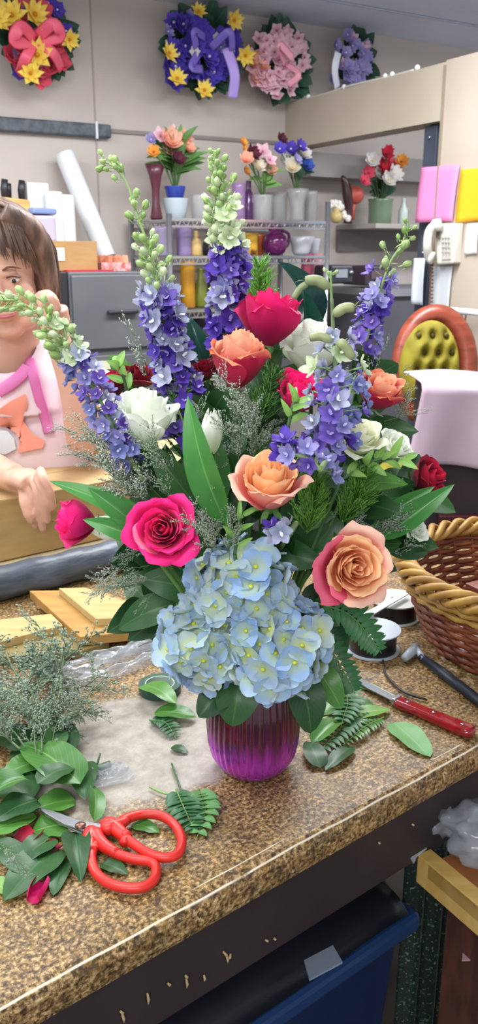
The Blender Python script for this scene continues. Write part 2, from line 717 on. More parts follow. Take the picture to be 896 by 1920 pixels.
t = thing('hanging_rod', 'short white rod sticking out from the panel over the chair', 'rod', hp(862, 583, .08))
c = MB(); c.tube([hp(832, 580, .05), hp(910, 588, .05)], 0.011, 10)
c.build('rod', mat('white_plastic', '#dde0e2', 0.4), t)
c = MB(); c.tube(bez([hp(874, 588, .05), hp(868, 630, .05), hp(872, 690, .05)], 10), 0.003, 6)
c.build('cord', mat('brown_cord', '#6a4438', 0.5), t)
c = MB(); c.ball(hp(858, 640, .06), (0.02, 0.02, 0.03)); c.tube([hp(866, 590, .05), hp(858, 640, .06)], 0.003, 6)
c.build('pull_weight', mat('dull_steel', '#8a7c80', 0.4, 0.6), t)

# ------------------------------------------------------------------ chair with tufted back, draped cloth
CY = 2.75
cc = at(803, 690, CY)
t = thing('tufted_chair', 'chair with mustard-green tufted back in a red-brown wooden frame, against the panel', 'chair', V((cc.x, cc.y, 0)))
def ovalpt(px, py, off=0.0): return at(px, py, CY + off)
sc_ = m_per_px(cc)
fr = []
NF = 40
for i in range(NF):
    g = 2 * PI * i / NF
    fr.append(cc + V((math.cos(g) * 62 * sc_, 0.03 * math.sin(g), math.sin(g) * 96 * sc_)) + V((14 * sc_, 0.02, 0)))
c = MB(); c.tube(fr, 0.034, 10, close=True)
c.build('back_frame', mat('red_wood', '#964632', 0.35, col2='#70301f', scale=8, stretch=(1, 1, 6)), t)
c = MB()
tu = [(-0.45 + 0.45 * i + (0.22 if j % 2 else 0), -0.7 + 0.35 * j) for j in range(5) for i in range(3)]
def pad(u, v):
    r_ = v; g = 2 * PI * u
    x, z = r_ * math.cos(g), r_ * math.sin(g)
    d = 0.05 * math.sqrt(max(0, 1 - r_ ** 4))
    for a_, b_ in tu:
        e = ((x - a_) ** 2 + (z - b_) ** 2) / 0.014
        d -= 0.035 * math.exp(-e)
        d -= 0.006 * math.exp(-abs((x - a_) - (z - b_)) * 20) * 0.3
    return cc + V((x * 56 * sc_, -d - 0.01, z * 88 * sc_))
c.grid(pad, 60, 20, closeu=True)
c.build('back_cushion', mat('mustard_velvet', '#958920', 0.8, col2='#786e18', scale=12), t)
for a_, b_ in tu:
    if a_ * a_ + b_ * b_ < 0.8:
        c = MB(); c.ball(cc + V((a_ * 56 * sc_, -0.03, b_ * 88 * sc_)), (0.009, 0.006, 0.009), 8, 6); c.build('button', mat('dark_button', '#4c4410', 0.6), t)
c = MB(); c.box(V((cc.x + 0.02, cc.y - 0.26, 0.80)), (0.46, 0.46, 0.10))
c.build('seat', mat('mustard_velvet', '#a9991f'), t, bevel=0.03)
for sx in (-1, 1):
    for sy in (-1, 1):
        c = MB(); c.tube([V((cc.x + 0.02 + sx * 0.19, cc.y - 0.26 + sy * 0.19, 0.77)), V((cc.x + 0.02 + sx * 0.21, cc.y - 0.26 + sy * 0.21, 0))], [0.024, 0.016], 10)
        c.build('leg', mat('red_wood', '#a35038'), t)

# draped pink cloth over a dark cabinet
q = at(850, 712, 2.1)
zt = q.z
cx0, cy0 = at(800, 720, 1.98).x, 1.98
t = thing('dark_cabinet', 'dark low cabinet under the pale pink cloth at the right', 'cabinet', V((cx0 + 0.25, cy0 + 0.12, 0)))
c = MB(); c.box(V((cx0 + 0.25, cy0 + 0.12, (zt - 0.004) / 2)), (0.46, 0.22, zt - 0.004))
c.build('body', mat('cabinet_dark', '#2c2226', 0.5, col2='#3a2c30', scale=5), t, smooth=False, bevel=0.005)
c = MB(); c.box(V((cx0 + 0.25, cy0 + 0.005, zt - 0.44)), (0.40, 0.02, 0.26))
dr = c.build('drawer', mat('drawer_maroon', '#4a1a20', 0.45), t, smooth=False, bevel=0.004)
c = MB(); c.box(V((cx0 + 0.10, cy0 - 0.012, zt - 0.40)), (0.04, 0.02, 0.04))
c.build('handle', mat('phone_plastic', '#d9d6cc'), dr, smooth=False, bevel=0.004)
def clothf(u, v):
    W_, D_, hang = 0.54, 0.24, 0.175
    s = v * (D_ + hang)
    x = cx0 - 0.012 + u * W_ - .035 * (1 - u) * max(0, v - .55) * 2
    wv = 0.012 * math.sin(u * 23) * (v > 0.55)
    if s < D_:
        return V((x, cy0 + 0.23 - s, zt + 0.004 + 0.006 * math.sin(u * 9 + v * 4)))
    d = s - D_
    drop = d * (0.95 + 0.4 * u) 
    return V((x + 0.0, cy0 - 0.024 - wv * min(1, d * 8) - 0.03 * min(1, d * 5), zt + 0.004 - drop))
c = MB(); c.grid(clothf, 50, 40)
tag(c.build('draped_cloth', mat('pink_cloth', '#b8a2b0', 0.85, col2='#ae98a8', scale=6, bump=0.2), solid=0.003),
    'pale pink cloth draped over the dark cabinet at the right', 'cloth')
# left side fall of the cloth

# ================================================================== BACK OF THE SHOP
LOWG = mat('grey_steel_paint', '#55565b', 0.45, col2='#5e6065', scale=5)


def wp(px, py, off): return wall(px, py, off)


# grey filing cabinet at the left with things on top
fz = wp(200, 509, 0.48).z
t = thing('filing_cabinet', 'dark grey metal cabinet with a black side and a label holder, at the left wall', 'cabinet', V((wp(215, 600, 0.25).x, wp(215, 600, 0.25).y, 0)))
a, b = wp(127, 508, 0.48), wp(311, 508, 0.48)
a.z = b.z = 0
c = MB(); c.prism([a + UP * fz, b + UP * fz, b + UP * fz - WN * 0.46, a + UP * fz - WN * 0.46], (0, 0, -fz))
c.build('body', LOWG, t, smooth=False, bevel=0.006)
a2 = wp(80, 508, 0.48); a2.z = 0
c = MB(); c.prism([a2 + UP * fz, a + UP * fz - WU * 0.002, a + UP * fz - WN * 0.46 - WU * 0.002, a2 + UP * fz - WN * 0.46], (0, 0, -fz))
c.build('side_bay', mat('black_bay', '#202026', 0.5), t, smooth=False, bevel=0.004)
for i in range(3):
    z1 = fz - 0.01 - i * 0.29 if i else fz - 0.012
    z1 = fz - 0.012 - i * 0.285
    c = MB(); c.prism([a + UP * z1 + WU * 0.008, b + UP * z1 - WU * 0.008, b + UP * z1 - WU * 0.008 + WN * 0.014, a + UP * z1 + WU * 0.008 + WN * 0.014], (0, 0, -0.262))
    d = c.build('drawer', mat('grey_drawer', '#5a5b60', 0.4, col2='#646569', scale=4), t, smooth=False, bevel=0.004)
    if i:
        c = MB(); m_ = a.lerp(b, 0.33) + UP * (z1 - 0.035) + WN * 0.018
        c.box(m_, (0.09, 0.01, 0.03), Rw()); c.build('label_holder', mat('label_cream', '#cfccae', 0.5), d, smooth=False)
    c = MB(); m_ = a.lerp(b, 0.5) + UP * (z1 - 0.13) + WN * 0.03
    c.box(m_, (0.12, 0.02, 0.014), Rw()); c.build('handle', DARKM, d, smooth=False, bevel=0.004)

# cardboard box on the cabinet
def boxon(name, label, cat, x0, x1, ytop, ybot, off, dep, m, bevel=0.002, grp=None):
    """box whose front face fills px x0..x1, ytop..ybot at distance off from the wall"""
    A, B = wp(x0, ybot, off), wp(x1, ybot, off)
    zb_ = (A.z + B.z) / 2
    zt_ = (wp(x0, ytop, off).z + wp(x1, ytop, off).z) / 2
    A.z = B.z = zt_
    t_ = thing(name, label, cat, V(((A.x + B.x) / 2, (A.y + B.y) / 2, zb_)) - WN * dep / 2, group=grp)
    c_ = MB(); c_.prism([A, B, B - WN * dep, A - WN * dep], (0, 0, zb_ - zt_))
    c_.build('body', m, t_, smooth=False, bevel=bevel)
    return t_, A, B, zt_, zb_


CARD = mat('cardboard', '#b08a5c', 0.8, col2='#a67f52', scale=12, stretch=(1, 1, 5))
def seton(off, ztop, x, y):                      # px y of height ztop at px x on the off plane
    return wp(x, y, off)
zc = fz
t, A, B, z1, z0 = boxon('cardboard_box', 'closed brown cardboard box on the grey cabinet, paper rolls standing on it', 'box', 90, 184, 452, 508, 0.44, 0.26, CARD)
c = MB(); m_ = A.lerp(B, 0.18) - UP * 0.045 + WN * 0.002; c.box(m_, (0.06, 0.002, 0.045), Rw())
c.build('label', mat('label_white', '#d6d0c0', 0.6), t, smooth=False)
c = MB(); m_ = A.lerp(B, 0.28) - UP * 0.115 + WN * 0.002; c.box(m_, (0.012, 0.002, 0.03), Rw())
c.build('mark', mat('mark_red', '#8a3a28', 0.6), t, smooth=False)
boxz = z1
# red and white flat box next to it
t, A, B, z1, z0 = boxon('flat_box', 'flat red and white box with orange bits on the grey cabinet', 'box', 190, 246, 492, 509, 0.42, 0.2, mat('pink_white_box', '#d6b4b4', 0.6, col2='#b45a50', scale=60))
c = MB()
random.seed(3)
for i in range(16):
    p = A.lerp(B, random.random()) - WN * random.uniform(0.01, 0.15) + UP * 0.008
    c.box(p, (0.02, 0.02, 0.03), Matrix.Rotation(random.random() * 3, 3, 'Z') @ Matrix.Rotation(random.uniform(-.6, .6), 3, 'X'))
c.build('contents', mat('orange_bits', '#d88a6a', 0.6), t, smooth=False)
t = thing('red_tray', 'thin red tray edge under the cardboard box', 'tray', wp(160, 508, 0.45))
A, B = wp(125, 506, 0.47), wp(212, 506, 0.47); B.z = A.z = fz + 0.006
c = MB(); c.prism([A, B, B - WN * 0.03, A - WN * 0.03], (0, 0, -0.006)); c.build('tray', mat('red_tray_m', '#b8303c', 0.4), t, smooth=False)

# two paper towel rolls
def roll(label, px, wpx, yt, off):
    A = wp(px, 452, off); A.z = boxz
    top = wp(px, yt, off).z
    r_ = wpx / 2 * m_per_px(A)
    t_ = thing('paper_roll', label, 'paper roll', A, group='white paper rolls on the cardboard box')
    c_ = MB(); h = top - boxz
    c_.lathe([(r_ * .98, 0), (r_, 0.004), (r_, h - 0.004), (r_ * .98, h)], 28, A)
    c_.build('roll', mat('paper_white', '#dcdede', 0.8), t_, flat_angle=40)
    c_ = MB(); c_.ring([(r_ * .28, h), (r_ * .34, h), (r_ * .34, h + .003), (r_ * .28, h + .003)], 20, A); c_.build('core', CARD, t_)
roll('tall white paper roll standing on the cardboard box, nearer the tube', 122, 42, 366, 0.30)
roll('slightly taller white paper roll at the left on the cardboard box', 105, 32, 360, 0.36)
A = wp(72, 430, 0.36)
t = thing('tissue_pack', 'white and lilac pack lying left of the paper rolls', 'pack', A)
c = MB(); c.box(A, (0.09, 0.14, 0.09), Rw()); c.build('pack', mat('lilac_pack', '#b3a8b8', 0.5), t, smooth=False, bevel=0.01)
c = MB(); c.box(A + UP * 0.06, (0.10, 0.10, 0.02), Rw(0.3)); c.build('wrapper', mat('blue_wrap', '#7f8fc0', 0.4), t, smooth=False, bevel=0.006)
A = wp(68, 380, 0.30)
t = thing('white_box', 'small white box standing behind the lilac pack', 'box', A)
c = MB(); c.box(A, (0.08, 0.06, 0.13), Rw()); c.build('body', mat('paper_white', '#dcdede'), t, smooth=False, bevel=0.004)
# dark box supporting the pack and the knife block
t, A, B, z1, z0 = boxon('storage_crate', 'black crate at the left carrying the knife block', 'crate', -60, 86, 440, 508, 0.44, 0.34, mat('black_crate', '#2a2a30', 0.5))
crz = z1
# knife block with three knives
A = wp(24, 432, 0.34); A.z = crz
t = thing('knife_block', 'light wood knife block on the black crate behind the person', 'knife block', A)
c = MB(); rk = Rw()
hh = wp(24, 370, 0.34).z - crz
c.prism([A + rk @ V(p) for p in ((-0.06, -0.05, hh), (0.055, -0.05, hh * .92), (0.055, 0.06, hh * .92), (-0.06, 0.06, hh))], (0, 0, -hh * .92))
c.build('block', mat('pale_wood', '#c8a868', 0.5, col2='#b99450', scale=10, stretch=(1, 1, 8)), t, smooth=False, bevel=0.005)
for (x, y, lab) in ((9, 350, 'knife with black handle in the block, leftmost'), (15, 356, None), (41, 352, 'knife with black handle in the block, rightmost')):
    q = wp(x, 368, 0.33 if lab else 0.30); q.z = crz + hh * 0.9
    tp = wp(x + 1, y - 14, 0.33); 
    tt = thing('knife', lab or 'knife with black handle in the block, between the other two', 'knife', q, group='knives in the block')
    c = MB(); c.tube([q + UP * 0.0, q + UP * 0.04, V((q.x + .004, q.y, tp.z))], [0.012, 0.014, 0.011], 8); c.build('handle', mat('knife_black', '#222026', 0.4), tt)
    c = MB(); c.box(q - UP * 0.03, (0.02, 0.003, 0.09), rk); c.build('blade', mat('steel', '#9a9ea4'), tt, smooth=False)

# long white tube leaning on the wall
A, B = wp(200, 492, 0.20), wp(122, 292, 0.06)
A.z = fz + 0.045
t = thing('paper_tube', 'long white paper tube leaning against the wall above the grey cabinet', 'tube', A)
c = MB(); c.tube([A, B], 0.038, 20); c.build('tube', mat('tube_white', '#dfe3e6', 0.6), t, flat_angle=40)
d_ = (B - A).normalized()
c = MB(); c.ring([(0.026, 0), (0.0385, 0), (0.0385, 0.006), (0.026, 0.006)], 20, B, basis(d_).to_3x3()); c.build('rim', mat('white_plastic', '#dde0e2'), t)

# ------------------------------------------------------------------ chrome wire rack
CHR = mat('chrome', '#b4b6ba', 0.25, 0.85)
o1, o2 = 0.06, 0.42
sh = [wp(450, y, o2).z for y in (414, 482, 580)] + [wp(450, 702, .40).z - .004, 0.15]
xa, xb = wp(318, 480, o2), wp(612, 480, o2)
t = thing('wire_rack', 'chrome wire shelving rack against the back wall holding vases', 'shelf rack', V(((xa.x + xb.x) / 2, (xa.y + xb.y) / 2, 0)))
L_ = (V((xb.x, xb.y, 0)) - V((xa.x, xa.y, 0))).length
XA = V((xa.x, xa.y, 0))
dd = o2 - o1
for k, z_ in enumerate(sh):
    c = MB()
    for i in range(15):
        q = XA - WN * (dd * i / 14) + UP * z_
        c.box(q + WU * L_ / 2, (L_, 0.004, 0.004), Rw())
    for i in range(5):
        q = XA + WU * (L_ * i / 4) + UP * (z_ - 0.006) - WN * dd / 2
        c.box(q, (0.006, dd, 0.006), Rw())
    for s_ in (0, 1):
        q = XA - WN * dd * s_ + WU * L_ / 2 + UP * (z_ - 0.025)
        c.box(q, (L_, 0.005, 0.006), Rw())
        q = XA - WN * dd * s_ + WU * L_ / 2 + UP * (z_)
        c.box(q, (L_, 0.008, 0.010), Rw())
        for i in range(40):
            q = XA - WN * dd * s_ + WU * (L_ * (i + .5) / 40) + UP * (z_ - 0.0125)
            c.box(q, (0.003, 0.003, 0.028), Rw(0) @ Matrix.Rotation(0.5 * (-1) ** i, 3, 'Y'))
    c.build('shelf', CHR, t, smooth=False)
ptop = wp(612, 378, o2).z
for s_, u_ in ((0, 0), (0, L_), (1, 0), (1, L_)):
    c = MB(); q = XA + WU * u_ - WN * dd * s_
    c.tube([q, q + UP * (ptop if u_ else sh[0] + 0.02)], 0.012, 10); c.build('post', CHR, t)


def rackpt(px, z, off):                        # a point over the rack at px, standing on height z
    d = ray(px, 400)
    q = onplane(px, 400, WC + WN * off, WN)
    # keep the pixel column, move down to height z
    return V((q.x, q.y, z))


def pxr(p, n): return n * m_per_px(p)


def vase(label, px, off, z, rpx, hpx, prof, m, name='vase', grp=None, extra=None):
    q = rackpt(px, z, off)
    k = m_per_px(q)
    t_ = thing(name, label, 'vase', q, group=grp)
    c_ = MB()
    r_, h_ = rpx * k, hpx * k
    pr = [(0.001, 0.0)] + [(a_ * r_, b_ * h_) for a_, b_ in prof]
    inner = [(max(0.001, a_ - 0.12) * r_, b_ * h_) for a_, b_ in prof[::-1][:-1]] + [(0.001, 0.05 * h_)]
    c_.lathe(pr + inner, 24, q)
    c_.build('body', m, t_)
    return t_, q, r_, h_


TALL = ((0.55, 0), (0.62, .04), (0.36, .3), (0.38, .55), (0.62, .8), (1.0, 1.0))
CYL = ((0.86, 0), (0.9, .03), (0.9, .5), (0.95, .9), (1, 1))
POT = ((0.62, 0), (0.7, .04), (0.85, .4), (1, .95), (1, 1))
BOT = ((0.9, 0), (1, .05), (1, .55), (0.45, .75), (0.4, .95), (0.45, 1))
BALL = ((0.45, 0), (0.8, .12), (1, .4), (0.85, .68), (0.45, .8), (0.6, 1))
GLS = glassmat('clear_glass', '#b9b9ba', 0.08, 0.45)
GLP = glassmat('purple_glass', '#a483b4', 0.08, 0.7)
GLL = glassmat('lilac_glass', '#a79bbd', 0.1, 0.75)
z1_, z2_, z3_ = sh[0] + .005, sh[1] + .005, sh[2] + .005
vase('tall flared maroon vase, leftmost on the top shelf of the wire rack', 293, .24, z1_, 19, 96, TALL, mat('maroon_glaze', '#5a2a38', 0.25))
vase('white pot with blue rim on the top rack shelf, under the peach bouquet', 330, .24, z1_, 24, 38, POT, mat('pale_pot', '#b4c0c8', 0.3))
vase('royal blue glass bowl standing in the white pot', 329, .24, z1_ + .075, 20, 24, POT, mat('blue_glass', '#2b3f98', 0.15))
vase('clear tumbler between the white pot and the purple vases', 375, .28, z1_, 18, 44, CYL, GLS)
vase('tall lilac glass vase on the top rack shelf', 448, .26, z1_, 13, 66, CYL, GLP)
vase('dark purple bottle-shaped vase on the top rack shelf', 466, .20, z1_, 12, 72, BOT, mat('violet_glass', '#6c4478', 0.15))
vase('clear ribbed vase under the pink and cream bouquet', 492, .30, z1_, 20, 46, CYL, GLS)
vase('wide clear jar between the two bouquet vases on the top shelf', 518, .22, z1_, 22, 52, CYL, glassmat('clear_glass2', '#a9aba8', 0.08, 0.5))
vase('clear glass vase under the purple and white bouquet', 556, .28, z1_, 22, 58, ((.5, 0), (.6, .1), (.5, .4), (.8, .8), (1, 1)), GLS)
vase('slim clear glass at the right end of the top shelf', 582, .22, z1_, 13, 56, CYL, glassmat('clear_glass2', '#a9aba8', 0.08, 0.5))
vase('pale lilac glass vase, leftmost on the second rack shelf', 306, .30, z2_, 19, 52, CYL, GLL)
vase('lilac ribbed glass vase on the second rack shelf left of the yellow bottle', 344, .30, z2_, 16, 54, CYL, glassmat('lilac_glass2', '#9a86b4', 0.1, 0.8))
vase('small cream and yellow bottle on the second rack shelf', 367, .32, z2_, 10, 44, BOT, mat('cream_bottle', '#c8a868', 0.4), 'bottle')
vase('dark bottle behind the green larkspur on the second shelf', 392, .22, z2_, 13, 40, BOT, mat('dark_bottle', '#3a2c30', 0.3), 'bottle')
vase('yellow ceramic cup with dark spots on the second rack shelf', 470, .32, z2_, 15, 40, CYL, mat('yellow_glaze', '#c99a2c', 0.35, col2='#5e3418', scale=18, pos=(.55, .62)), 'cup')
vase('orange-brown jar between the yellow cup and the plum pitcher', 487, .26, z2_, 9, 38, CYL, mat('orange_glaze', '#a84e26', 0.35), 'jar')
t, q, r_, h_ = vase('glossy plum pitcher on the second rack shelf', 516, .32, z2_, 24, 52, BALL, mat('plum_glaze', '#5e1c54', 0.15), 'pitcher')
c = MB(); c.tube(bez([q + WU * r_ * .5 + UP * h_ * .88, q + WU * r_ * 1.25 + UP * h_ * .75, q + WU * r_ * 1.2 + UP * h_ * .4, q + WU * r_ * .85 + UP * h_ * .25], 12), 0.007, 8)
c.build('handle', mat('plum_glaze', '#5e1c54'), t)
t, q, r_, h_ = vase('crumpled clear and white glass basket at the right of the second rack shelf', 566, .30, z2_, 24, 34, ((.5, 0), (.7, .2), (.8, .6), (1.1, 1)), mat('white_glass', '#c9cad2', 0.2))
vase('frosted white glass right of the white glass basket', 588, .24, z2_, 14, 30, POT, mat('white_glass', '#c9cad2'))
vase('tall golden-yellow vase on the third rack shelf', 350, .30, z3_, 15, 84, CYL, mat('gold_glaze', '#c08c24', 0.35, col2='#a87420', scale=10))
vase('olive-green bottle on the third rack shelf', 374, .28, z3_, 12, 70, BOT, mat('olive_glaze', '#70782c', 0.35), 'bottle')
vase('dark jar on the third rack shelf behind the purple larkspur', 402, .24, z3_, 16, 60, CYL, mat('dark_bottle', '#3a2c30'), 'jar')
vase('deep rose-red glass on the third rack shelf', 577, .30, z3_, 11, 90, CYL, glassmat('rose_glass', '#a84860', 0.1, 0.85))
vase('pale pink glass at the right end of the third rack shelf', 596, .26, z3_, 12, 88, CYL, glassmat('pink_glass', '#d89aa8', 0.1, 0.8))
for i, (px, m_) in enumerate(((340, '#4c464c'), (380, '#35323a'), (430, '#50484e'), (480, '#3c3a40'), (530, '#4e4a50'))):
    boxon('storage_box', ['dark grey box low on the rack, leftmost', 'near-black box low on the rack behind the first larkspur', 'brown-grey box low on the rack, middle',
                          'charcoal box low on the rack, behind the crimson rose', 'slate box low on the rack, rightmost'][i], 'box', px - 22, px + 22, [604, 618, 600, 626, 608][i], 700, 0.40, 0.3, mat('stbox%d' % i, m_, 0.6))

# ------------------------------------------------------------------ artificial flower pieces
def flower_mb(np_=6, r=1.0, cup=0.35, wide=0.5, tip=0.0, z0=0):
    mb = MB()
    for k in range(np_):
        g = 2 * PI * k / np_
        def fn(u, v):
            w_ = wide * math.sin(PI * min(1, 0.12 + v * 0.86)) ** 0.7
            if tip: w_ *= (1 - v ** 3 * tip)
            x = r * v; y = r * w_ * (u - .5) * 2 * 0.9
            z = r * (cup * v * v + 0.12 * abs(u - .5) * 2 * v)
            return V((x * math.cos(g) - y * math.sin(g), x * math.sin(g) + y * math.cos(g), z + z0))
        mb.grid(fn, 4, 5)
    return mb


FB = {}
def blossom_proto(key, base, rim, centre, np_=6, cup=.35, wide=.5, tip=0.5, layers=1):
    mb = flower_mb(np_, 1, cup, wide, tip)
    for l in range(1, layers):
        sub = flower_mb(np_, 1 - .25 * l, cup + .3 * l, wide, tip, 0.04 * l)
        a = Matrix.Rotation(PI / np_ * l, 3, 'Z')
        mb.add([a @ p for p in sub.v], sub.f, sub.uv)
    mb.k = 1
    mb.ball((0, 0, .12), (.14, .14, .12), 8, 5)
    FB[key] = proto('flower', mb, [petalmat('pm_' + key, base, rim), mat('pc_' + key, centre, 0.7)])
blossom_proto('yellow', '#ecc030', '#ffe870', '#c07810', 6, .3, .34, .8, 2)
blossom_proto('coral', '#c83058', '#f0647c', '#a02038', 5, .4, .6, .2, 2)
blossom_proto('indigo', '#3c2c98', '#6a56d0', '#e8e8f4', 6, .4, .5, .3, 2)
blossom_proto('lilac', '#8a80c8', '#b8b0e0', '#f0f0ff', 5, .4, .55, .2, 2)
blossom_proto('palepink', '#e0a0b4', '#f8d4de', '#a85870', 5, .35, .5, .3, 1)
blossom_proto('white', '#e0dcd0', '#f6f2f0', '#d8c860', 6, .5, .55, .2, 2)
blossom_proto('peach', '#f09a80', '#fcc8b0', '#d07848', 6, .7, .6, .1, 3)
blossom_proto('cream', '#e8dcb8', '#f8f0dc', '#d8c070', 6, .7, .6, .1, 3)
blossom_proto('red', '#a81830', '#e03850', '#701020', 6, .5, .5, .3, 2)
blossom_proto('blue', '#22388c', '#4668c8', '#101830', 6, .5, .5, .3, 2)
blossom_proto('wine', '#3c1420', '#64243c', '#201018', 6, .5, .5, .3, 2)
blossom_proto('orange', '#d87828', '#f4b050', '#8a4a10', 6, .5, .5, .3, 2)

DKGR = leafmat('silk_leaf', '#2a4c38', '#3f6650', '#54806a', 0.5)
MIDG = leafmat('silk_leaf_light', '#4c7a3c', '#7aa860', '#98c080', 0.5)


def blade(mb, base, tip, wid, nrm, bend=0.1, fold=0.15, nu=4, nv=9, shape=1.0, blunt=0.0, wave=0.0):
    base, tip, nrm = V(base), V(tip), V(nrm)
    L = tip - base
    ln = L.length
    d = L.normalized()
    s = d.cross(nrm)
    if s.length < 1e-5: s = d.orthogonal()
    s.normalize()
    n = s.cross(d)
    ph = random.random() * 6
    def fn(u, v):
        ww = math.sin(PI * min(1, v ** (0.75 * shape))) ** (0.8 - blunt * .4) if v < 1 else 0
        ww = max(ww, 0.03 if v < .9 else 0)
        e = (u - .5) * 2
        return (base + d * ln * v + s * (e * wid * .5 * ww)
                + n * (bend * ln * math.sin(PI * v) + fold * wid * abs(e) * ww + wave * wid * math.sin(v * 14 + ph + e * 2) * abs(e)))
    mb.grid(fn, nu, nv)
    return mb


def spray_thing(name, label, cat, c0, leaves, flowers, leafm=DKGR, stuff=None, group=None, nrm=WN):
    """leaves: (dx,dz,len,wid) about the centre on the wall; flowers: (px,py,key,rpx,off)"""
    t_ = thing(name, label, cat, c0, group=group)
    mb = MB()
    for (a, ln, wd, r0) in leaves:
        d = WU * math.cos(a) + UP * math.sin(a)
        b = c0 + d * r0 + nrm * 0.02
        blade(mb, b, b + d * ln + nrm * random.uniform(0, .08), wd, nrm + UP * random.uniform(-.3, .3), 0.12, 0.1)
    mb.build('foliage', leafm, t_)
    for (q, key, r_) in flowers:
        M = Matrix.Translation(q) @ basis(nrm + V((random.uniform(-.5, .5), 0, random.uniform(-.3, .5))), random.random() * 6) @ Matrix.Scale(r_, 4)
        place(FB[key], M, t_, 'flower')
    return t_


def wreath(label, cpx, cpy, rx, ry, spec, nleaf, seed, leafm=DKGR, bow=None, extra=()):
    random.seed(seed)
    c0 = wall(cpx, cpy, 0.03)
    k = m_per_px(c0)
    lv = []
    for i in range(nleaf):
        a = random.random() * 2 * PI
        rr = math.hypot(rx * math.cos(a), ry * math.sin(a)) * k
        lv.append((a, rr * .42, 0.07, rr * .62 * random.uniform(.75, 1.05)))
    for i in range(nleaf // 2):
        a = random.random() * 2 * PI
        lv.append((a, rx * k * .5, 0.07, rx * k * random.uniform(0, .5)))
    fl_ = []
    for key, n_, rp in spec:
        for i in range(n_):
            a = random.random() * 2 * PI; s = math.sqrt(random.random()) * .88
            dz = math.sqrt(max(0, 1 - s * s)) * .12
            fl_.append((wall(cpx + rx * s * math.cos(a), cpy + ry * s * math.sin(a), 0.06 + dz), key, rp * k))
    for (x, y, key, rp) in extra:
        fl_.append((wall(x, y, 0.2), key, rp * k))
    t_ = spray_thing('flower_wreath', label, 'wreath', c0, lv, fl_, leafm)
    if bow:
        for (pts, wd, m_) in bow:
            mb = MB()
            P_ = bez([wall(x, y, o) for x, y, o in pts], 16)
            mb.tube(P_, wd, 8, flat=0.12, up=WN)
            mb.build('ribbon', m_, t_)
    return t_


RIBC = mat('coral_ribbon', '#f0607c', 0.4, trans=.1)
RIBV = mat('violet_ribbon', '#7c68c8', 0.35, trans=.1)
RIBL = mat('lilac_ribbon', '#b49ce8', 0.35, trans=.1)
RIBP = mat('pink_ribbon', '#f8a8bc', 0.4, trans=.1)
RIBW = mat('white_ribbon', '#e8e8f4', 0.4, trans=.1)
wreath('wreath of yellow lilies with coral-pink bow on the wall, far left', 62, 72, 76, 84,
       (('coral', 16, 22), ('indigo', 9, 15), ('lilac', 4, 13)), 46, 1, bow=[
    ([(70, 70, .2), (100, 45, .26), (112, 68, .24), (72, 75, .2)], .022, RIBC), ([(66, 74, .2), (40, 50, .25), (28, 78, .24), (66, 78, .2)], .022, RIBC),
    ([(64, 78, .2), (48, 110, .22), (38, 135, .16)], .02, RIBC), ([(70, 78, .2), (100, 100, .22), (116, 130, .16)], .02, RIBC)],
       extra=((22, 30, 'yellow', 30), (64, 28, 'yellow', 30), (70, 104, 'yellow', 30), (57, 138, 'yellow', 24), (130, 74, 'yellow', 20), (-8, 34, 'yellow', 26)))
wreath('wreath of indigo flowers with violet ribbons and a few yellow blooms, above the peach bouquet', 372, 98, 84, 82,
       (('indigo', 42, 18), ('lilac', 7, 12)), 70, 2, bow=[
    ([(385, 70, .2), (365, 60, .26), (368, 90, .22)], .016, RIBV), ([(395, 90, .2), (430, 60, .26), (436, 95, .22)], .016, RIBV),
    ([(372, 100, .2), (360, 125, .24), (380, 130, .2)], .016, RIBV), ([(425, 90, .22), (440, 140, .22), (436, 184, .2)], .024, RIBL)],
       extra=((316, 100, 'yellow', 20), (332, 148, 'yellow', 20), (383, 170, 'yellow', 20), (372, 22, 'yellow', 16), (438, 38, 'yellow', 20), (460, 104, 'yellow', 20), (405, 72, 'white', 10), (365, 98, 'white', 10)))
wreath('wreath of small pale pink blossoms with a pink bow, beside the indigo wreath', 520, 118, 62, 76,
       (('palepink', 62, 13), ('peach', 5, 11)), 50, 3, bow=[
    ([(535, 120, .2), (525, 85, .26), (550, 110, .24)], .015, RIBP), ([(538, 120, .2), (560, 140, .25), (540, 160, .22)], .013, RIBP)])
wreath('wreath of pale lilac blossoms with a white ribbon, partly behind the header', 655, 118, 44, 62,
       (('lilac', 34, 12), ('palepink', 5, 11)), 24, 4, bow=[([(632, 165, .2), (628, 130, .24), (634, 98, .24)], .018, RIBW)])


def bouquet(label, q, k, fls, nleaf, h, seed, leafm=MIDG, spread=30):
    """fls: (px, py, key, rpx)"""
    random.seed(seed)
    t_ = thing('flower_bouquet', label, 'bouquet', q)
    mb = MB(); st = MB()
    off = (q - WC).dot(WN)
    for (x, y, key, rp) in fls:
        p = wall(x, y, off + random.uniform(0, .08))
        st.tube(bez([q, q.lerp(p, .5) + UP * .02, p], 6), 0.003, 4)
        M = Matrix.Translation(p) @ basis(WN + UP * .5 + WU * random.uniform(-.5, .5), random.random() * 6) @ Matrix.Scale(rp * k, 4)
        place(FB[key], M, t_, 'flower')
    for i in range(nleaf):
        a = random.random() * PI * 1.1
        b = q + UP * h * random.uniform(.4, 1)
        d = WU * math.cos(a) + UP * (math.sin(a) * .8 + .1) + WN * random.uniform(-.2, .5)
        blade(mb, b, b + d * spread * k * random.uniform(.6, 1.3), .035, WN + UP, .1)
    st.build('stem', mat('silk_stem', '#4c6a3a', 0.6), t_)
    mb.build('foliage', leafm, t_)


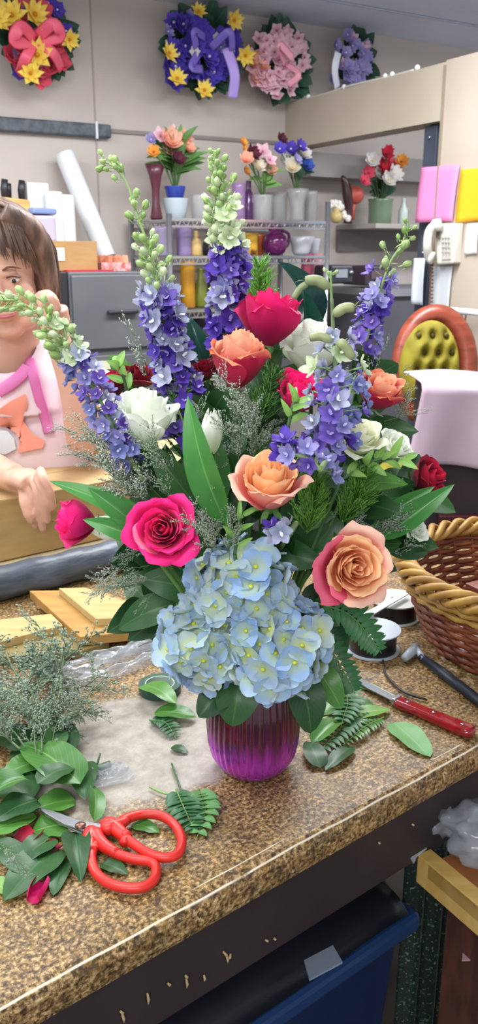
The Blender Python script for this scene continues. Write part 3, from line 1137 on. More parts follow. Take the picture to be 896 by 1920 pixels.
q = rackpt(330, z1_ + .10, .24); k = m_per_px(q)
bouquet('bouquet of peach and pale pink roses over the white pot', q, k, ((300, 256, 'palepink', 17), (318, 266, 'peach', 22), (345, 262, 'peach', 16), (288, 286, 'orange', 13), (311, 282, 'peach', 16),
        (345, 292, 'wine', 20), (332, 300, 'wine', 16), (326, 248, 'palepink', 14), (283, 262, 'lilac', 12), (355, 280, 'peach', 11)), 40, .15, 11, spread=50)
q = rackpt(494, z1_ + .08, .30)
bouquet('bouquet of cream and peach roses in the clear ribbed vase', q, k, ((472, 290, 'wine', 17), (492, 285, 'palepink', 17), (480, 312, 'cream', 17), (505, 300, 'palepink', 15), (504, 320, 'peach', 15), (462, 300, 'peach', 14),
        (455, 268, 'orange', 10), (458, 282, 'orange', 9), (498, 318, 'cream', 14), (460, 322, 'orange', 10)), 14, .12, 12)
q = rackpt(556, z1_ + .1, .28)
bouquet('bouquet of purple, white and blue flowers in the clear glass vase', q, k, ((526, 262, 'wine', 13), (524, 280, 'indigo', 14), (545, 280, 'indigo', 16), (570, 290, 'white', 15), (575, 312, 'blue', 15), (548, 315, 'cream', 17),
        (530, 302, 'white', 15), (562, 275, 'indigo', 15), (556, 300, 'lilac', 12)), 24, .15, 13, DKGR)

# ------------------------------------------------------------------ the alcove right of the rack: shelf, boards, things
q = wp(640, 417, 0.30)
a, b = WC + WU * 0.30, WC + WU * 1.5
c = MB(); c.prism([a + UP * q.z + WN * .30, b + UP * q.z + WN * .30, b + UP * q.z, a + UP * q.z], (0, 0, -0.022))
tag(c.build('wall_shelf', mat('shelf_edge', '#a8a29c', 0.5), smooth=False, bevel=0.003), 'long pale shelf on the alcove wall right of the rack', 'shelf')
SZ = q.z
zt2, zb2 = wp(640, 426, .2).z, wp(640, 468, .2).z
c = MB(); c.prism([a + UP * (SZ - .023) + WN * .02, b + UP * (SZ - .023) + WN * .02, b + UP * (SZ - .023), a + UP * (SZ - .023)], (0, 0, zb2 - zt2))
tag(c.build('trim_7', mat('dusk_board', '#7d7474', 0.7), smooth=False), kind='structure')
z5 = wp(640, 282, .25).z
c = MB(); c.prism([a + UP * z5 + WN * .14 - WU * .25, b + UP * z5 + WN * .14, b + UP * z5, a + UP * z5 - WU * .25], (0, 0, -0.10))
tag(c.build('trim_8', mat('grey_board', '#8f8988', 0.7), smooth=False), kind='structure')
def onshelf(px, off): 
    q_ = onplane(px, 410, WC + WN * off, WN); q_.z = SZ + .001; return q_
GRG = glassmat('green_glass', '#7c9478', 0.1, 0.7)
def vase2(label, px, off, rpx, hpx, prof, m, name='vase', cat='vase', zz=None):
    q_ = onshelf(px, off)
    if zz is not None: q_.z = zz
    k_ = m_per_px(q_)
    t_ = thing(name, label, cat, q_)
    c_ = MB(); pr = [(0.001, 0.0)] + [(a_ * rpx * k_, b_ * hpx * k_) for a_, b_ in prof] + [(max(.001, a_ - .12) * rpx * k_, b_ * hpx * k_) for a_, b_ in prof[::-1][:-1]] + [(.001, .05 * hpx * k_)]
    c_.lathe(pr, 24, q_); c_.build('body', m, t_)
    return t_, q_, k_
vase2('square green-tinted glass vase under the red and white lily bouquet', 712, .18, 24, 44, CYL, GRG)
vase2('slim white bottle at the right end of the alcove shelf', 755, .2, 9, 46, BOT, mat('white_bottle', '#c8d4cc', 0.3), 'bottle', 'bottle')
q, k = onshelf(712, .18), m_per_px(onshelf(712, .18)); q.z += .05
bouquet('bouquet of white lilies with crimson and yellow flowers on the alcove shelf', q, k,
        ((698, 302, 'white', 15), (705, 325, 'white', 19), (738, 328, 'white', 18), (728, 338, 'white', 16), (724, 290, 'red', 14), (732, 308, 'coral', 14), (690, 325, 'coral', 13), (717, 312, 'red', 14),
         (752, 304, 'orange', 14), (745, 318, 'orange', 10), (722, 322, 'red', 14), (682, 340, 'coral', 12), (728, 282, 'red', 10)), 26, .14, 15, DKGR, 34)
t = thing('figurine', 'dark curved bird-like figurine with a red body on the alcove shelf', 'figurine', onshelf(655, .2))
q = onshelf(652, .2); P = lambda x, y: wp(x, y, .2)
c = MB(); c.tube(bez([P(641, 330), P(648, 345), P(652, 370), P(654, 395), q], 14), [.006, .012, .016, .018, .02, .022, .024, .024, .022, .02, .018, .016, .016, .018, .02], 10)
c.build('neck', mat('dark_brown_glaze', '#3c2024', 0.3), t)
c = MB(); c.ball(P(664, 366) + UP * 0, (.045, .035, .04)); c.tube([P(664, 372), P(660, 412)], .010, 8); c.build('body', mat('terracotta', '#b04c40', 0.5), t)
t, q, k_ = vase2('small gold and white ornament at the end of the rack, on the shelf', 630, .2, 12, 26, BALL, mat('gold_orn', '#c0a870', 0.4), 'ornament', 'ornament')
c = MB()
for i in range(9): c.ball(q + V((random.uniform(-.03, .03), 0, .06 + random.uniform(0, .03))) , .014, 8, 6)
c.build('blossom', mat('white_orn', '#dcd8cc', 0.5), t)
t = thing('white_trinket', 'small white crumpled trinket right of the gold ornament', 'trinket', onshelf(645, .2))
c = MB()
for i in range(6): c.ball(onshelf(645, .2) + V((random.uniform(-.02, .02), 0, .015 + random.uniform(0, .03))), .014, 8, 6)
c.build('trinket', mat('white_orn', '#dcd8cc'), t)

# lower alcove bench with machines
q = wp(650, 545, 0.5)
BZ = q.z
a, b = WC + WU * 0.22, WC + WU * 1.5
t = thing('work_bench', 'grey bench against the alcove wall behind the larkspur', 'bench', V(((a.x + b.x) / 2, (a.y + b.y) / 2, 0)) + WN * .3)
c = MB(); c.prism([a + UP * BZ + WN * .5, b + UP * BZ + WN * .5, b + UP * BZ, a + UP * BZ], (0, 0, -0.03)); c.build('top', mat('bench_top', '#85828a', 0.5), t, smooth=False)
c = MB(); c.prism([a + UP * (BZ - .03) + WN * .48, b + UP * (BZ - .03) + WN * .48, b + UP * (BZ - .03), a + UP * (BZ - .03)], (0, 0, -BZ + .03)); c.build('body', mat('bench_body', '#5c5a62', 0.6, col2='#4a4850', scale=3), t, smooth=False)
def machine(label, x0, x1, yt, yb, off, dep, m1, m2, name, cat):
    t_, A_, B_, zt_, zb_ = boxon(name, label, cat, x0, x1, yt, yb, off, dep, m1, 0.01)
    c_ = MB(); c_.box(A_.lerp(B_, .45) + UP * (zb_ - zt_) * .45 + WN * .003, ((B_ - A_).length * .5, .006, (zt_ - zb_) * .45), Rw()); c_.build('front_panel', m2, t_, smooth=False)
    c_ = MB(); c_.ball(A_.lerp(B_, .86) + UP * (zb_ - zt_) * .4 + WN * .004, .012, 8, 6); c_.build('knob', mat('steel', '#9a9ea4'), t_)
machine('small black radio with a grey dial on the bench', 620, 662, 497, 532, .40, .14, mat('radio_black', '#30323a', 0.4), mat('radio_grey', '#8c929a', 0.4), 'radio', 'radio')
machine('dark brown machine on the bench behind the right larkspur', 684, 735, 498, 535, .34, .18, mat('machine_brown', '#3c2e38', 0.4), mat('machine_front', '#5c4a54', 0.4), 'machine', 'machine')

# ================================================================== THE COUNTER
def granite():
    m, nt, b = newmat('granite_laminate')
    N, L = nt.nodes, nt.links
    tc = N.new('ShaderNodeTexCoord')
    def nz(scale, detail, rough=0.6, dist=0.0):
        n_ = N.new('ShaderNodeTexNoise'); n_.inputs['Scale'].default_value = scale; n_.inputs['Detail'].default_value = detail
        n_.inputs['Roughness'].default_value = rough; n_.inputs['Distortion'].default_value = dist
        L.new(tc.outputs['Object'], n_.inputs['Vector']); return n_
    def ramp(src, stops):
        c_ = N.new('ShaderNodeValToRGB')
        el = c_.color_ramp.elements
        while len(el) < len(stops): el.new(0.5)
        for e_, (p_, col_) in zip(el, stops): e_.position = p_; e_.color = lin(col_) if isinstance(col_, str) else (col_,) * 3 + (1,)
        L.new(src, c_.inputs[0]); return c_
    def mix(f, a_, b_):
        x = N.new('ShaderNodeMix'); x.data_type = 'RGBA'
        L.new(f, x.inputs[0])
        for s_, v_ in ((6, a_), (7, b_)):
            if isinstance(v_, str): x.inputs[s_].default_value = lin(v_)
            else: L.new(v_, x.inputs[s_])
        return x.outputs[2]
    a = ramp(nz(210, 5, .75).outputs[0], ((.38, '#33250f'), (.46, '#7a603a'), (.53, '#ab8e5e'), (.60, '#d8c298')))
    big = ramp(nz(26, 5, .7).outputs[0], ((.40, '#806848'), (.58, '#e4d0b0')))
    c1 = N.new('ShaderNodeMix'); c1.data_type = 'RGBA'; c1.blend_type = 'MULTIPLY'; c1.inputs[0].default_value = .6
    L.new(a.outputs[0], c1.inputs[6]); L.new(big.outputs[0], c1.inputs[7])
    gold = ramp(nz(70, 3).outputs[0], ((.55, 0.0), (.64, 1.0)))
    gm = N.new('ShaderNodeMath'); gm.operation = 'MULTIPLY'; gm.inputs[1].default_value = .4; L.new(gold.outputs[0], gm.inputs[0])
    c2 = mix(gm.outputs[0], c1.outputs[2], '#97722f')
    dk = ramp(nz(75, 5, .75, .5).outputs[0], ((.55, 0.0), (.62, 1.0)))
    dm = N.new('ShaderNodeMath'); dm.operation = 'MULTIPLY'; dm.inputs[1].default_value = .8; L.new(dk.outputs[0], dm.inputs[0])
    c3 = mix(dm.outputs[0], c2, '#3a2c20')
    # pale grey patch with noisy edges, masked over the speckle
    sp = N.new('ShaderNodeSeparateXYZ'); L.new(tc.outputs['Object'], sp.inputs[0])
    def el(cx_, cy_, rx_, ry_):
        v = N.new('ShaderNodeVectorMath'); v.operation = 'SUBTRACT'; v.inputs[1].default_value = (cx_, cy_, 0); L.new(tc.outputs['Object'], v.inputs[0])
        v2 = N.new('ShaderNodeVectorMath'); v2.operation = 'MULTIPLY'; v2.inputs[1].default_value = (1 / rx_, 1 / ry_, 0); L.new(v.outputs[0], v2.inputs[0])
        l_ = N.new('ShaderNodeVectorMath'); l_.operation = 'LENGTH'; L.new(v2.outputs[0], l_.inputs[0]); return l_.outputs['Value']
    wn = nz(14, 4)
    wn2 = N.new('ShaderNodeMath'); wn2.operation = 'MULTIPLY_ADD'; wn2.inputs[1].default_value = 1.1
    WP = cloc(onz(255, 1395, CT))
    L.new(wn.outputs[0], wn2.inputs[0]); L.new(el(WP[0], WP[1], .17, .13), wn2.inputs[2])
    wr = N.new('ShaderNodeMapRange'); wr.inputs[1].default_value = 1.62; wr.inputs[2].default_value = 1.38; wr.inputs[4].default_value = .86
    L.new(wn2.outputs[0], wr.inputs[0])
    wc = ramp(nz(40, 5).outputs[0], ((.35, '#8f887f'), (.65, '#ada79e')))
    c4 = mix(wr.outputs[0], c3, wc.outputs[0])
    # pale chipped lines at the front edge
    def line(y0, hw, gscale, thr):
        s_ = N.new('ShaderNodeMath'); s_.operation = 'SUBTRACT'; s_.inputs[1].default_value = y0; L.new(sp.outputs['Y'], s_.inputs[0])
        wv = N.new('ShaderNodeMath'); wv.operation = 'MULTIPLY_ADD'; wv.inputs[1].default_value = .006; L.new(nz(7, 2).outputs[0], wv.inputs[0]); L.new(s_.outputs[0], wv.inputs[2])
        a_ = N.new('ShaderNodeMath'); a_.operation = 'ABSOLUTE'; L.new(wv.outputs[0], a_.inputs[0])
        r_ = N.new('ShaderNodeMapRange'); r_.inputs[1].default_value = hw; r_.inputs[2].default_value = hw * .4; L.new(a_.outputs[0], r_.inputs[0])
        g_ = ramp(nz(gscale, 2).outputs[0], ((thr, 0.0), (thr + .08, 1.0)))
        m_ = N.new('ShaderNodeMath'); m_.operation = 'MULTIPLY'; L.new(r_.outputs[0], m_.inputs[0]); L.new(g_.outputs[0], m_.inputs[1]); return m_.outputs[0]
    l1, l2 = line(.0015, .0013, 9, .36), line(.014, .0010, 6, .50)
    mxx = N.new('ShaderNodeMath'); mxx.operation = 'MAXIMUM'; L.new(l1, mxx.inputs[0]); L.new(l2, mxx.inputs[1])
    zt_ = N.new('ShaderNodeMath'); zt_.operation = 'GREATER_THAN'; zt_.inputs[1].default_value = -.008; L.new(sp.outputs['Z'], zt_.inputs[0])
    mm = N.new('ShaderNodeMath'); mm.operation = 'MULTIPLY'; L.new(mxx.outputs[0], mm.inputs[0]); L.new(zt_.outputs[0], mm.inputs[1])
    c5 = mix(mm.outputs[0], c4, '#d8cdb8')
    L.new(c5, b.inputs['Base Color'])
    rr = N.new('ShaderNodeMapRange'); rr.inputs[3].default_value = .42; rr.inputs[4].default_value = .62; L.new(wn.outputs[0], rr.inputs[0])
    L.new(rr.outputs[0], b.inputs['Roughness'])
    bp = N.new('ShaderNodeBump'); bp.inputs['Strength'].default_value = .12; bp.inputs['Distance'].default_value = .003
    L.new(wn.outputs[0], bp.inputs['Height']); L.new(bp.outputs[0], b.inputs['Normal'])
    return m


CM = Matrix.Translation(V((CO.x, CO.y, CT))) @ Matrix.Rotation(CA, 4, 'Z')


def cloc(p):
    q_ = CM.inverted() @ V(p)
    return q_


def cw(x, y, z=0.0):
    return CM @ V((x, y, z))


CR = Matrix.Rotation(CA, 3, 'Z')
counter = thing('counter', 'work counter with brown speckled granite-look top and dark front apron', 'counter', V((CO.x, CO.y, CT)), Matrix.Rotation(CA, 4, 'Z'))
X0, X1, DP = -0.62, 1.25, 0.86
c = MB()
prof = [(0.02, -0.042), (0.004, -0.042), (-0.004, -0.038), (-0.006, -0.030), (-0.006, -0.012), (-0.003, -0.004), (0.003, -0.0005), (0.010, 0.0), (DP * .5, 0.0), (DP, 0.0), (DP, -0.04)]
for i in range(len(prof) - 1):
    (y0_, z0_), (y1_, z1_) = prof[i], prof[i + 1]
    c.add([cw(X0, y0_, z0_), cw(X1, y0_, z0_), cw(X1, y1_, z1_), cw(X0, y1_, z1_)], [(0, 1, 2, 3)])
c.add([cw(X0, y_, z_) for y_, z_ in prof], [tuple(range(len(prof)))])
c.add([cw(X1, y_, z_) for y_, z_ in prof], [tuple(range(len(prof)))])
c.add([cw(X0, .02, -.042), cw(X1, .02, -.042), cw(X1, DP, -.04), cw(X0, DP, -.04)], [(0, 1, 2, 3)])
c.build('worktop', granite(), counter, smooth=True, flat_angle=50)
APR = mat('apron_brown', '#2a2124', 0.5, col2='#33292b', scale=7)
c = MB(); c.box(cw((X0 + X1) / 2, 0.026, -0.0945), (X1 - X0, 0.02, 0.105), CR); c.build('apron', APR, counter, smooth=False, bevel=0.002)
for x_ in (X0 + .04, X1 - .04):
    for y_ in (.50, DP - .05):
        c = MB(); c.box(cw(x_, y_, -.04 - (CT - .04) / 2), (0.06, 0.06, CT - .04), CR); c.build('leg', APR, counter, smooth=False)
c = MB(); c.box(cw((X0 + X1) / 2, 0.62, -.45), (X1 - X0 - .1, 0.02, 0.80), CR); c.build('back_panel', mat('under_panel', '#1c191c', 0.7), counter, smooth=False)
random.seed(5)
# torn paper bits and staples left on the apron
for px, py, dx, dy in ((424, 1790, 3, 16), (418, 1784, 9, 10), (432, 1788, -5, 12), (382, 1828, 1, 12), (349, 1835, 1, 18), (347, 1828, 4, 6), (314, 1843, 6, 4), (276, 1862, 2, 22), (228, 1898, 5, 20), (225, 1895, 7, 6),
                       (709, 1579, 2, 2), (772, 1545, 3, 2), (513, 1759, 3, 2), (497, 1762, 6, 2), (830, 1450, 3, 20), (832, 1448, 6, 3)):
    P0 = cw(0, .0145 if py > 1460 else -.0075, 0)
    a_ = onplane(px, py, P0, CN); b_ = onplane(px + dx, py + dy, P0, CN)
    c = MB(); c.tube([a_, a_.lerp(b_, .5) - CN * .0015, b_], [.0011, .0016, .0006], 5); c.build('torn_paper', mat('torn_paper_m', '#b39a70', 0.8), counter)

# dark wrapped roll lying along the back edge
a_, b_ = onz(-60, 1122, CT + .012), onz(330, 1040, CT + .012)
a_, b_ = cw(.16, .822, .033), cw(1.0, .822, .033)
t = thing('plastic_roll', 'long dark grey roll wrapped in plastic along the back edge of the counter', 'roll', (a_ + b_) / 2 - UP * .033)
c = MB()
def rf(u, v):
    p = a_.lerp(b_, v); g = 2 * PI * u
    r_ = .031 * (1 + .05 * math.sin(v * 60 + u * 9) + .03 * math.sin(v * 23 - u * 20))
    return p + CN * math.cos(g) * r_ + UP * math.sin(g) * r_
c.grid(rf, 20, 60, closeu=True)
c.build('roll', mat('dark_film', '#3a4048', 0.42, col2='#565e6a', scale=14, stretch=(1, 1, 4), bump=.4), t)

# ------------------------------------------------------------------ wood boards
def board(label, pts, ztop, th, m):
    P_ = [onz(x, y, ztop) for x, y in pts]
    ctr = sum(P_, V((0, 0, 0))) / len(P_)
    c_ = MB(); c_.prism(P_, (0, 0, -th))
    t_ = thing('wooden_board', label, 'board', V((ctr.x, ctr.y, ztop - th)))
    c_.build('board', m, t_, smooth=False, bevel=.0015)
    return t_
B1 = mat('board_honey', '#a0763a', .55, col2='#b08644', scale=10, stretch=(1, 6, 1))
B2 = mat('board_pale', '#bda470', .55, col2='#b09560', scale=10, stretch=(1, 6, 1))
B3 = mat('board_old', '#7e6c3a', .6, col2='#8c7a46', scale=10, stretch=(1, 6, 1))
board('honey-coloured wooden board under the pale block, left of the vase', ((55, 1107), (190, 1106), (322, 1162), (314, 1178), (150, 1194)), CT + .030, .016, B1)
board('pale wooden block lying on top of the honey-coloured board', ((110, 1102), (160, 1101), (262, 1136), (236, 1158), (180, 1160)), CT + .0435, .0135, B2)
board('pale plank at the left edge, nearer than the honey board', ((-60, 1168), (96, 1150), (118, 1172), (-60, 1218)), CT + .026, .014, B2)
board('olive-brown plank under the pale plank at the left', ((-60, 1190), (150, 1172), (205, 1202), (150, 1222), (-60, 1236)), CT + .0125, .012, B3)
board('small honey-coloured offcut beside the hydrangea', ((238, 1196), (300, 1170), (318, 1180), (300, 1196)), CT + .0125, .012, B1)

# ------------------------------------------------------------------ crinkled clear film
FILM = glassmat('clear_film', '#b4bac2', .14, .36)
def film(label, pts4, amp, seed, z0=.004, m=FILM, cat='plastic film'):
    P_ = [onz(x, y, CT + z0) for x, y in pts4]
    c_ = MB()
    def fn(u, v):
        p = P_[0].lerp(P_[1], u).lerp(P_[3].lerp(P_[2], u), v)
        n_ = noise.noise(V((u * 3 + seed, v * 9, seed))) + .5 * noise.noise(V((u * 7, v * 22, seed)))
        return p + UP * max(0, amp * (.6 + n_) * math.sin(PI * v) ** .5)
    c_.grid(fn, 40, 40)
    return tag(c_.build('plastic_wrap', m), label, cat)
film('crinkled clear plastic wrap lying between the boards and the hydrangea', ((60, 1262), (318, 1196), (325, 1232), (110, 1310)), .022, 3.1)
film('small crumpled piece of clear plastic beside the green pile', ((170, 1440), (232, 1432), (252, 1462), (176, 1480)), .012, 7.7)

# ------------------------------------------------------------------ green tape roll
q = onz(300, 1296, CT)
t = thing('tape_roll', 'dark green roll of floral tape lying left of the vase', 'tape roll', q)
c = MB(); c.ring([(.021, .001), (.030, .001), (.030, .013), (.021, .013)], 36, q); c.build('tape', mat('green_tape', '#24493c', .45), t, flat_angle=40)
c = MB(); c.ring([(.0195, .001), (.0212, .001), (.0212, .0135), (.0195, .0135)], 36, q); c.build('core', mat('tape_core', '#9ab0a4', .5), t, flat_angle=40)

# ------------------------------------------------------------------ scissors
RED = mat('red_plastic', '#cc241c', .42, coat=.1)
STE = mat('blade_steel', '#b8bcc0', .22, .9)
q = onz(165, 1550, CT)
t = thing('scissors', 'red-handled florist scissors lying open on the counter', 'scissors', q)
def sp_(pts, z): return [onz(x, y, CT + z) for x, y in pts]
def loopy(name, pts, z, rad, neck):
    P_ = bez(sp_(pts + pts[:1], z), 48)[:-1]
    n_ = len(P_)
    rr = [rad * (1 + neck * math.exp(-((min(i, n_ - i)) / 5.0) ** 2)) for i in range(n_)]
    c_ = MB(); c_.tube(P_, rr, 10, close=True, flat=1.0); 
    return c_
c = loopy('h', [(212, 1553), (240, 1534), (275, 1526), (305, 1531), (330, 1550), (341, 1578), (332, 1602), (308, 1608), (280, 1601), (255, 1586), (236, 1572)], .011, .0052, .2)
c.tube(bez(sp_([(188, 1545), (205, 1546), (222, 1556), (240, 1572)], .011), 10), [.004, .0055, .0075, .0085, .0085, .008, .0075, .007, .0065, .006, .0055], 10)
c.tube(bez(sp_([(190, 1552), (205, 1552), (225, 1545), (240, 1536)], .011), 8), [.006, .0075, .0085, .0085, .008, .007, .0065, .0055, .005], 10)
c.build('handle', RED, t)
c = loopy('h', [(174, 1588), (170, 1608), (178, 1634), (200, 1654), (232, 1664), (266, 1664), (288, 1650), (292, 1626), (278, 1615), (246, 1610), (212, 1598), (192, 1584)], .008, .0052, .2)
c.tube(bez(sp_([(172, 1556), (168, 1575), (170, 1600)], .009), 8), [.0065, .0085, .0085, .0085, .008, .007, .0065, .006, .0055], 10)
c.tube(bez(sp_([(176, 1558), (184, 1575), (198, 1588), (220, 1600)], .009), 10), [.006, .0085, .0085, .008, .008, .0075, .007, .0065, .006, .0055, .0052], 10)
c.build('handle', RED, t)
c = MB(); c.tube(sp_([(237, 1568), (232, 1582)], .012), .005, 10); c.ball(onz(236, 1566, CT + .013), .0058, 10, 8); c.build('stop', RED, t)
c = MB(); c.prism(sp_([(66, 1513), (100, 1520), (150, 1538), (188, 1544), (192, 1554), (160, 1558), (120, 1545)], .0135), (0, 0, -.0018)); c.build('blade', STE, t, smooth=False, bevel=.0005)
c = MB(); c.prism(sp_([(70, 1517), (110, 1542), (150, 1562), (172, 1570), (186, 1562), (182, 1548), (150, 1542)], .0112), (0, 0, -.0018)); c.build('blade', STE, t, smooth=False, bevel=.0005)
c = MB(); pz_ = onz(151, 1549, CT + .0135); c.lathe([(.0058, 0), (.006, .0015), (.004, .0032), (.0005, .0036)], 20, pz_); c.build('pivot_screw', mat('bronze_screw', '#7a5648', .35, .7), t)

# ------------------------------------------------------------------ red-handled knife
t = thing('knife', 'paring knife with a glossy dark red riveted handle lying near the basket', 'knife', onz(760, 1310, CT))
def hdl():
    A, B = onz(742, 1312, CT + .010), onz(888, 1372, CT + .010)
    d = (B - A); L_ = d.length; d.normalize(); s = UP.cross(d)
    pr = []
    for u, w_ in ((0, .0085), (.05, .010), (.3, .0098), (.55, .0108), (.8, .0118), (.93, .0122), (1, .0085)): pr.append((u, w_))
    top = [A + d * (u * L_) + s * w_ for u, w_ in pr] + [A + d * (u * L_) - s * w_ for u, w_ in pr[::-1]]
    return A, B, d, s, top
A, B, d, s, top = hdl()
top = [p + UP * .004 for p in top]
c = MB(); c.prism(top, (0, 0, -.012)); c.build('handle', mat('dark_red_wood', '#98141e', .18, coat=.6, col2='#7e1018', scale=16, stretch=(1, 8, 1)), t, smooth=True, bevel=.004)
for u in (.16, .5, .86):
    c = MB(); c.lathe([(.0026, 0), (.0026, .001), (.0005, .0014)], 14, A.lerp(B, u) + UP * .0042); c.build('rivet', STE, t)
tp = onz(648, 1262, CT + .006)
c = MB(); dd_ = (A - tp)
c.prism([tp, tp.lerp(A, .3) + s * .006 , tp.lerp(A, .8) + s * .0078, A + s * .007 + d * .004, A - s * .006 + d * .004, tp.lerp(A, .5) - s * .0075], (0, 0, -.0016)); c.build('blade', mat('dull_blade', '#8a8e92', .3, .85), t, smooth=False)
c = MB(); c.box(A + d * .001, (.006, .016, .010), Matrix.Rotation(math.atan2(d.y, d.x), 3, 'Z')); c.build('bolster', STE, t, smooth=False, bevel=.001)

# ------------------------------------------------------------------ ribbon spools
def spool(label, px, py, r_, h_, z0, mtop, mrib, hole=.009, tilt=None):
    q_ = onz(px, py, CT + z0 + h_); q_.z = CT + z0
    t_ = thing('ribbon_spool', label, 'spool', q_)
    M3 = (tilt or Matrix.Identity(3))
    for zz in (0, h_ - .002):
        c_ = MB(); c_.ring([(hole, zz), (r_, zz), (r_, zz + .002), (hole, zz + .002)], 40, q_, M3); c_.build('flange', mtop, t_, flat_angle=40)
    c_ = MB(); c_.ring([(hole + .001, .002), (r_ * .86, .002), (r_ * .86, h_ - .002), (hole + .001, h_ - .002)], 40, q_, M3); c_.build('ribbon', mrib, t_, flat_angle=40)
    return t_
SPW = mat('spool_white', '#b9c2cc', .3)
SPC = glassmat('spool_clear', '#b8bcc2', .12, .5)
BLK = mat('black_ribbon', '#17171c', .35)
spool('white-topped spool of black ribbon beside the blue hydrangea', 700, 1178, .043, .036, .001, SPW, BLK, .004)
spool('white-topped spool with a dark hub hole between the first spool and the basket', 742, 1122, .043, .034, .001, mat('spool_cream', '#c2c4c0', .3), BLK, .008)
# white card leaning over them
c = MB(); c.prism([onz(x, y, CT + .040) for x, y in ((612, 1128), (700, 1098), (722, 1106), (640, 1150))], (0, 0, -.002))
tag(c.build('plastic_card', mat('card_blue_white', '#c8d2de', .35), smooth=False), 'bluish white plastic piece lying over the spools under the peach rose', 'plastic piece')
c = MB(); c.prism([onz(x, y, CT + .0455) for x, y in ((650, 1166), (760, 1108), (766, 1113), (664, 1172))], (0, 0, -.002))
tag(c.build('plastic_strip', mat('card_grey', '#d4d8dc', .35), smooth=False), 'narrow white strip lying across the two ribbon spools', 'strip')
q = onz(770, 1215, CT + .01)
t = thing('hand_tool', 'dark-handled tool with a clear grey tip lying in front of the basket', 'tool', q)
c = MB(); c.tube([onz(x, y, CT + .009) for x, y in ((790, 1232), (830, 1262), (905, 1320))], [.006, .008, .0075], 10); c.build('handle', mat('navy_rubber', '#1c2230', .45), t)
c = MB(); c.tube([onz(x, y, CT + .011) for x, y in ((758, 1234), (772, 1222), (782, 1212))], [.006, .008, .005], 8); c.tube([onz(x, y, CT + .010) for x, y in ((776, 1212), (795, 1236))], [.006, .005], 8)
c.build('tip', mat('pale_plastic', '#a9b2bc', .25), t)
c = MB(); c.tube(bez([onz(x, y, CT + .004) for x, y in ((718, 1238), (722, 1262), (740, 1284), (762, 1300), (800, 1312))], 20), .0017, 6)
tag(c.build('wire', mat('black_wire', '#1e1c1c', .5)), 'thin black wire curving between the spool and the knife', 'wire')

# ------------------------------------------------------------------ wicker basket
BC = V((.472, 1.245, CT + .002)); RR_, RB_, HB_ = .212, .160, .122
WK = mat('wicker_honey', '#9a7030', .5, col2='#c09648', scale=25, spec=.5)
WK2 = mat('wicker_red', '#6c3420', .5, col2='#8a4a2c', scale=20)
t = thing('wicker_basket', 'round wicker basket with braided honey rim at the right end of the counter', 'basket', BC)
def bp(g, v, dr=0.0, dz=0.0):
    r_ = RB_ + (RR_ - RB_) * v ** .8 + dr
    return BC + V((r_ * math.cos(g), r_ * math.sin(g), .004 + HB_ * v + dz))
NS = 34
c = MB()
for i in range(NS):
    g = 2 * PI * i / NS
    c.tube([bp(g, v / 6) for v in range(7)], .0028, 6)
c.build('stakes', WK2, t)
c = MB()
for row in range(15):
    pts = []
    for k in range(NS * 4):
        g = 2 * PI * k / (NS * 4)
        pts.append(bp(g, .03 + row * .061, .0042 * math.sin(g * NS / 2 + (PI if row % 2 else 0)), .0007 * math.sin(g * 9 + row)))
    c.tube(pts, .0040, 6, close=True)
c.build('weave', WK2, t)
for s_ in range(4):
    c = MB(); pts = []
    turns = 11
    for k in range(turns * 16):
        g = 2 * PI * k / (turns * 16)
        a = g * turns + s_ * 2 * PI / 4
        pts.append(bp(g, 1.0, .013 * math.cos(a), .006 + .011 * math.sin(a)))
    c.tube(pts, .0058, 8, close=True)
    c.build('rim_strand', WK, t)
c = MB(); pts = [bp(2 * PI * k / 100, .80, .006 + .004 * math.sin(k * 2.2)) for k in range(100)]; c.tube(pts, .0048, 6, close=True)
pts = [bp(2 * PI * k / 100, .90, .007 - .004 * math.sin(k * 2.2)) for k in range(100)]; c.tube(pts, .0048, 6, close=True)
c.build('rim_binding', WK, t)
c = MB(); c.lathe([(.001, 0), (RB_, 0), (RB_, .006), (.001, .006)], 40, BC); c.build('base', WK2, t)
# things in the basket
q = V((.392, 1.2, CT + .012))
t = thing('ribbon_spool', 'grey-white spool lying inside the wicker basket', 'spool', q)
for zz in (.0, .034):
    c = MB(); c.ring([(.018, zz), (.050, zz), (.052, zz + .003), (.018, zz + .003)], 40, q); c.ring([(.030, zz + .003), (.034, zz + .003), (.034, zz + .006), (.030, zz + .006)], 30, q)
    c.build('flange', mat('spool_grey', '#9c9490', .4), t, flat_angle=40)
c = MB(); c.ring([(.019, .003), (.043, .003), (.043, .034), (.019, .034)], 36, q); c.build('ribbon', mat('mauve_ribbon', '#8a6c70', .4), t, flat_angle=40)
q = V((.47, 1.33, CT + .012))
t = thing('red_box', 'brown-red box lying inside the wicker basket', 'box', q)
c = MB(); c.box(q + UP * .03, (.16, .09, .06), Matrix.Rotation(.5, 3, 'Z')); c.build('body', mat('redbrown_box', '#7a4034', .5, col2='#8e5040', scale=8), t, smooth=False, bevel=.002)

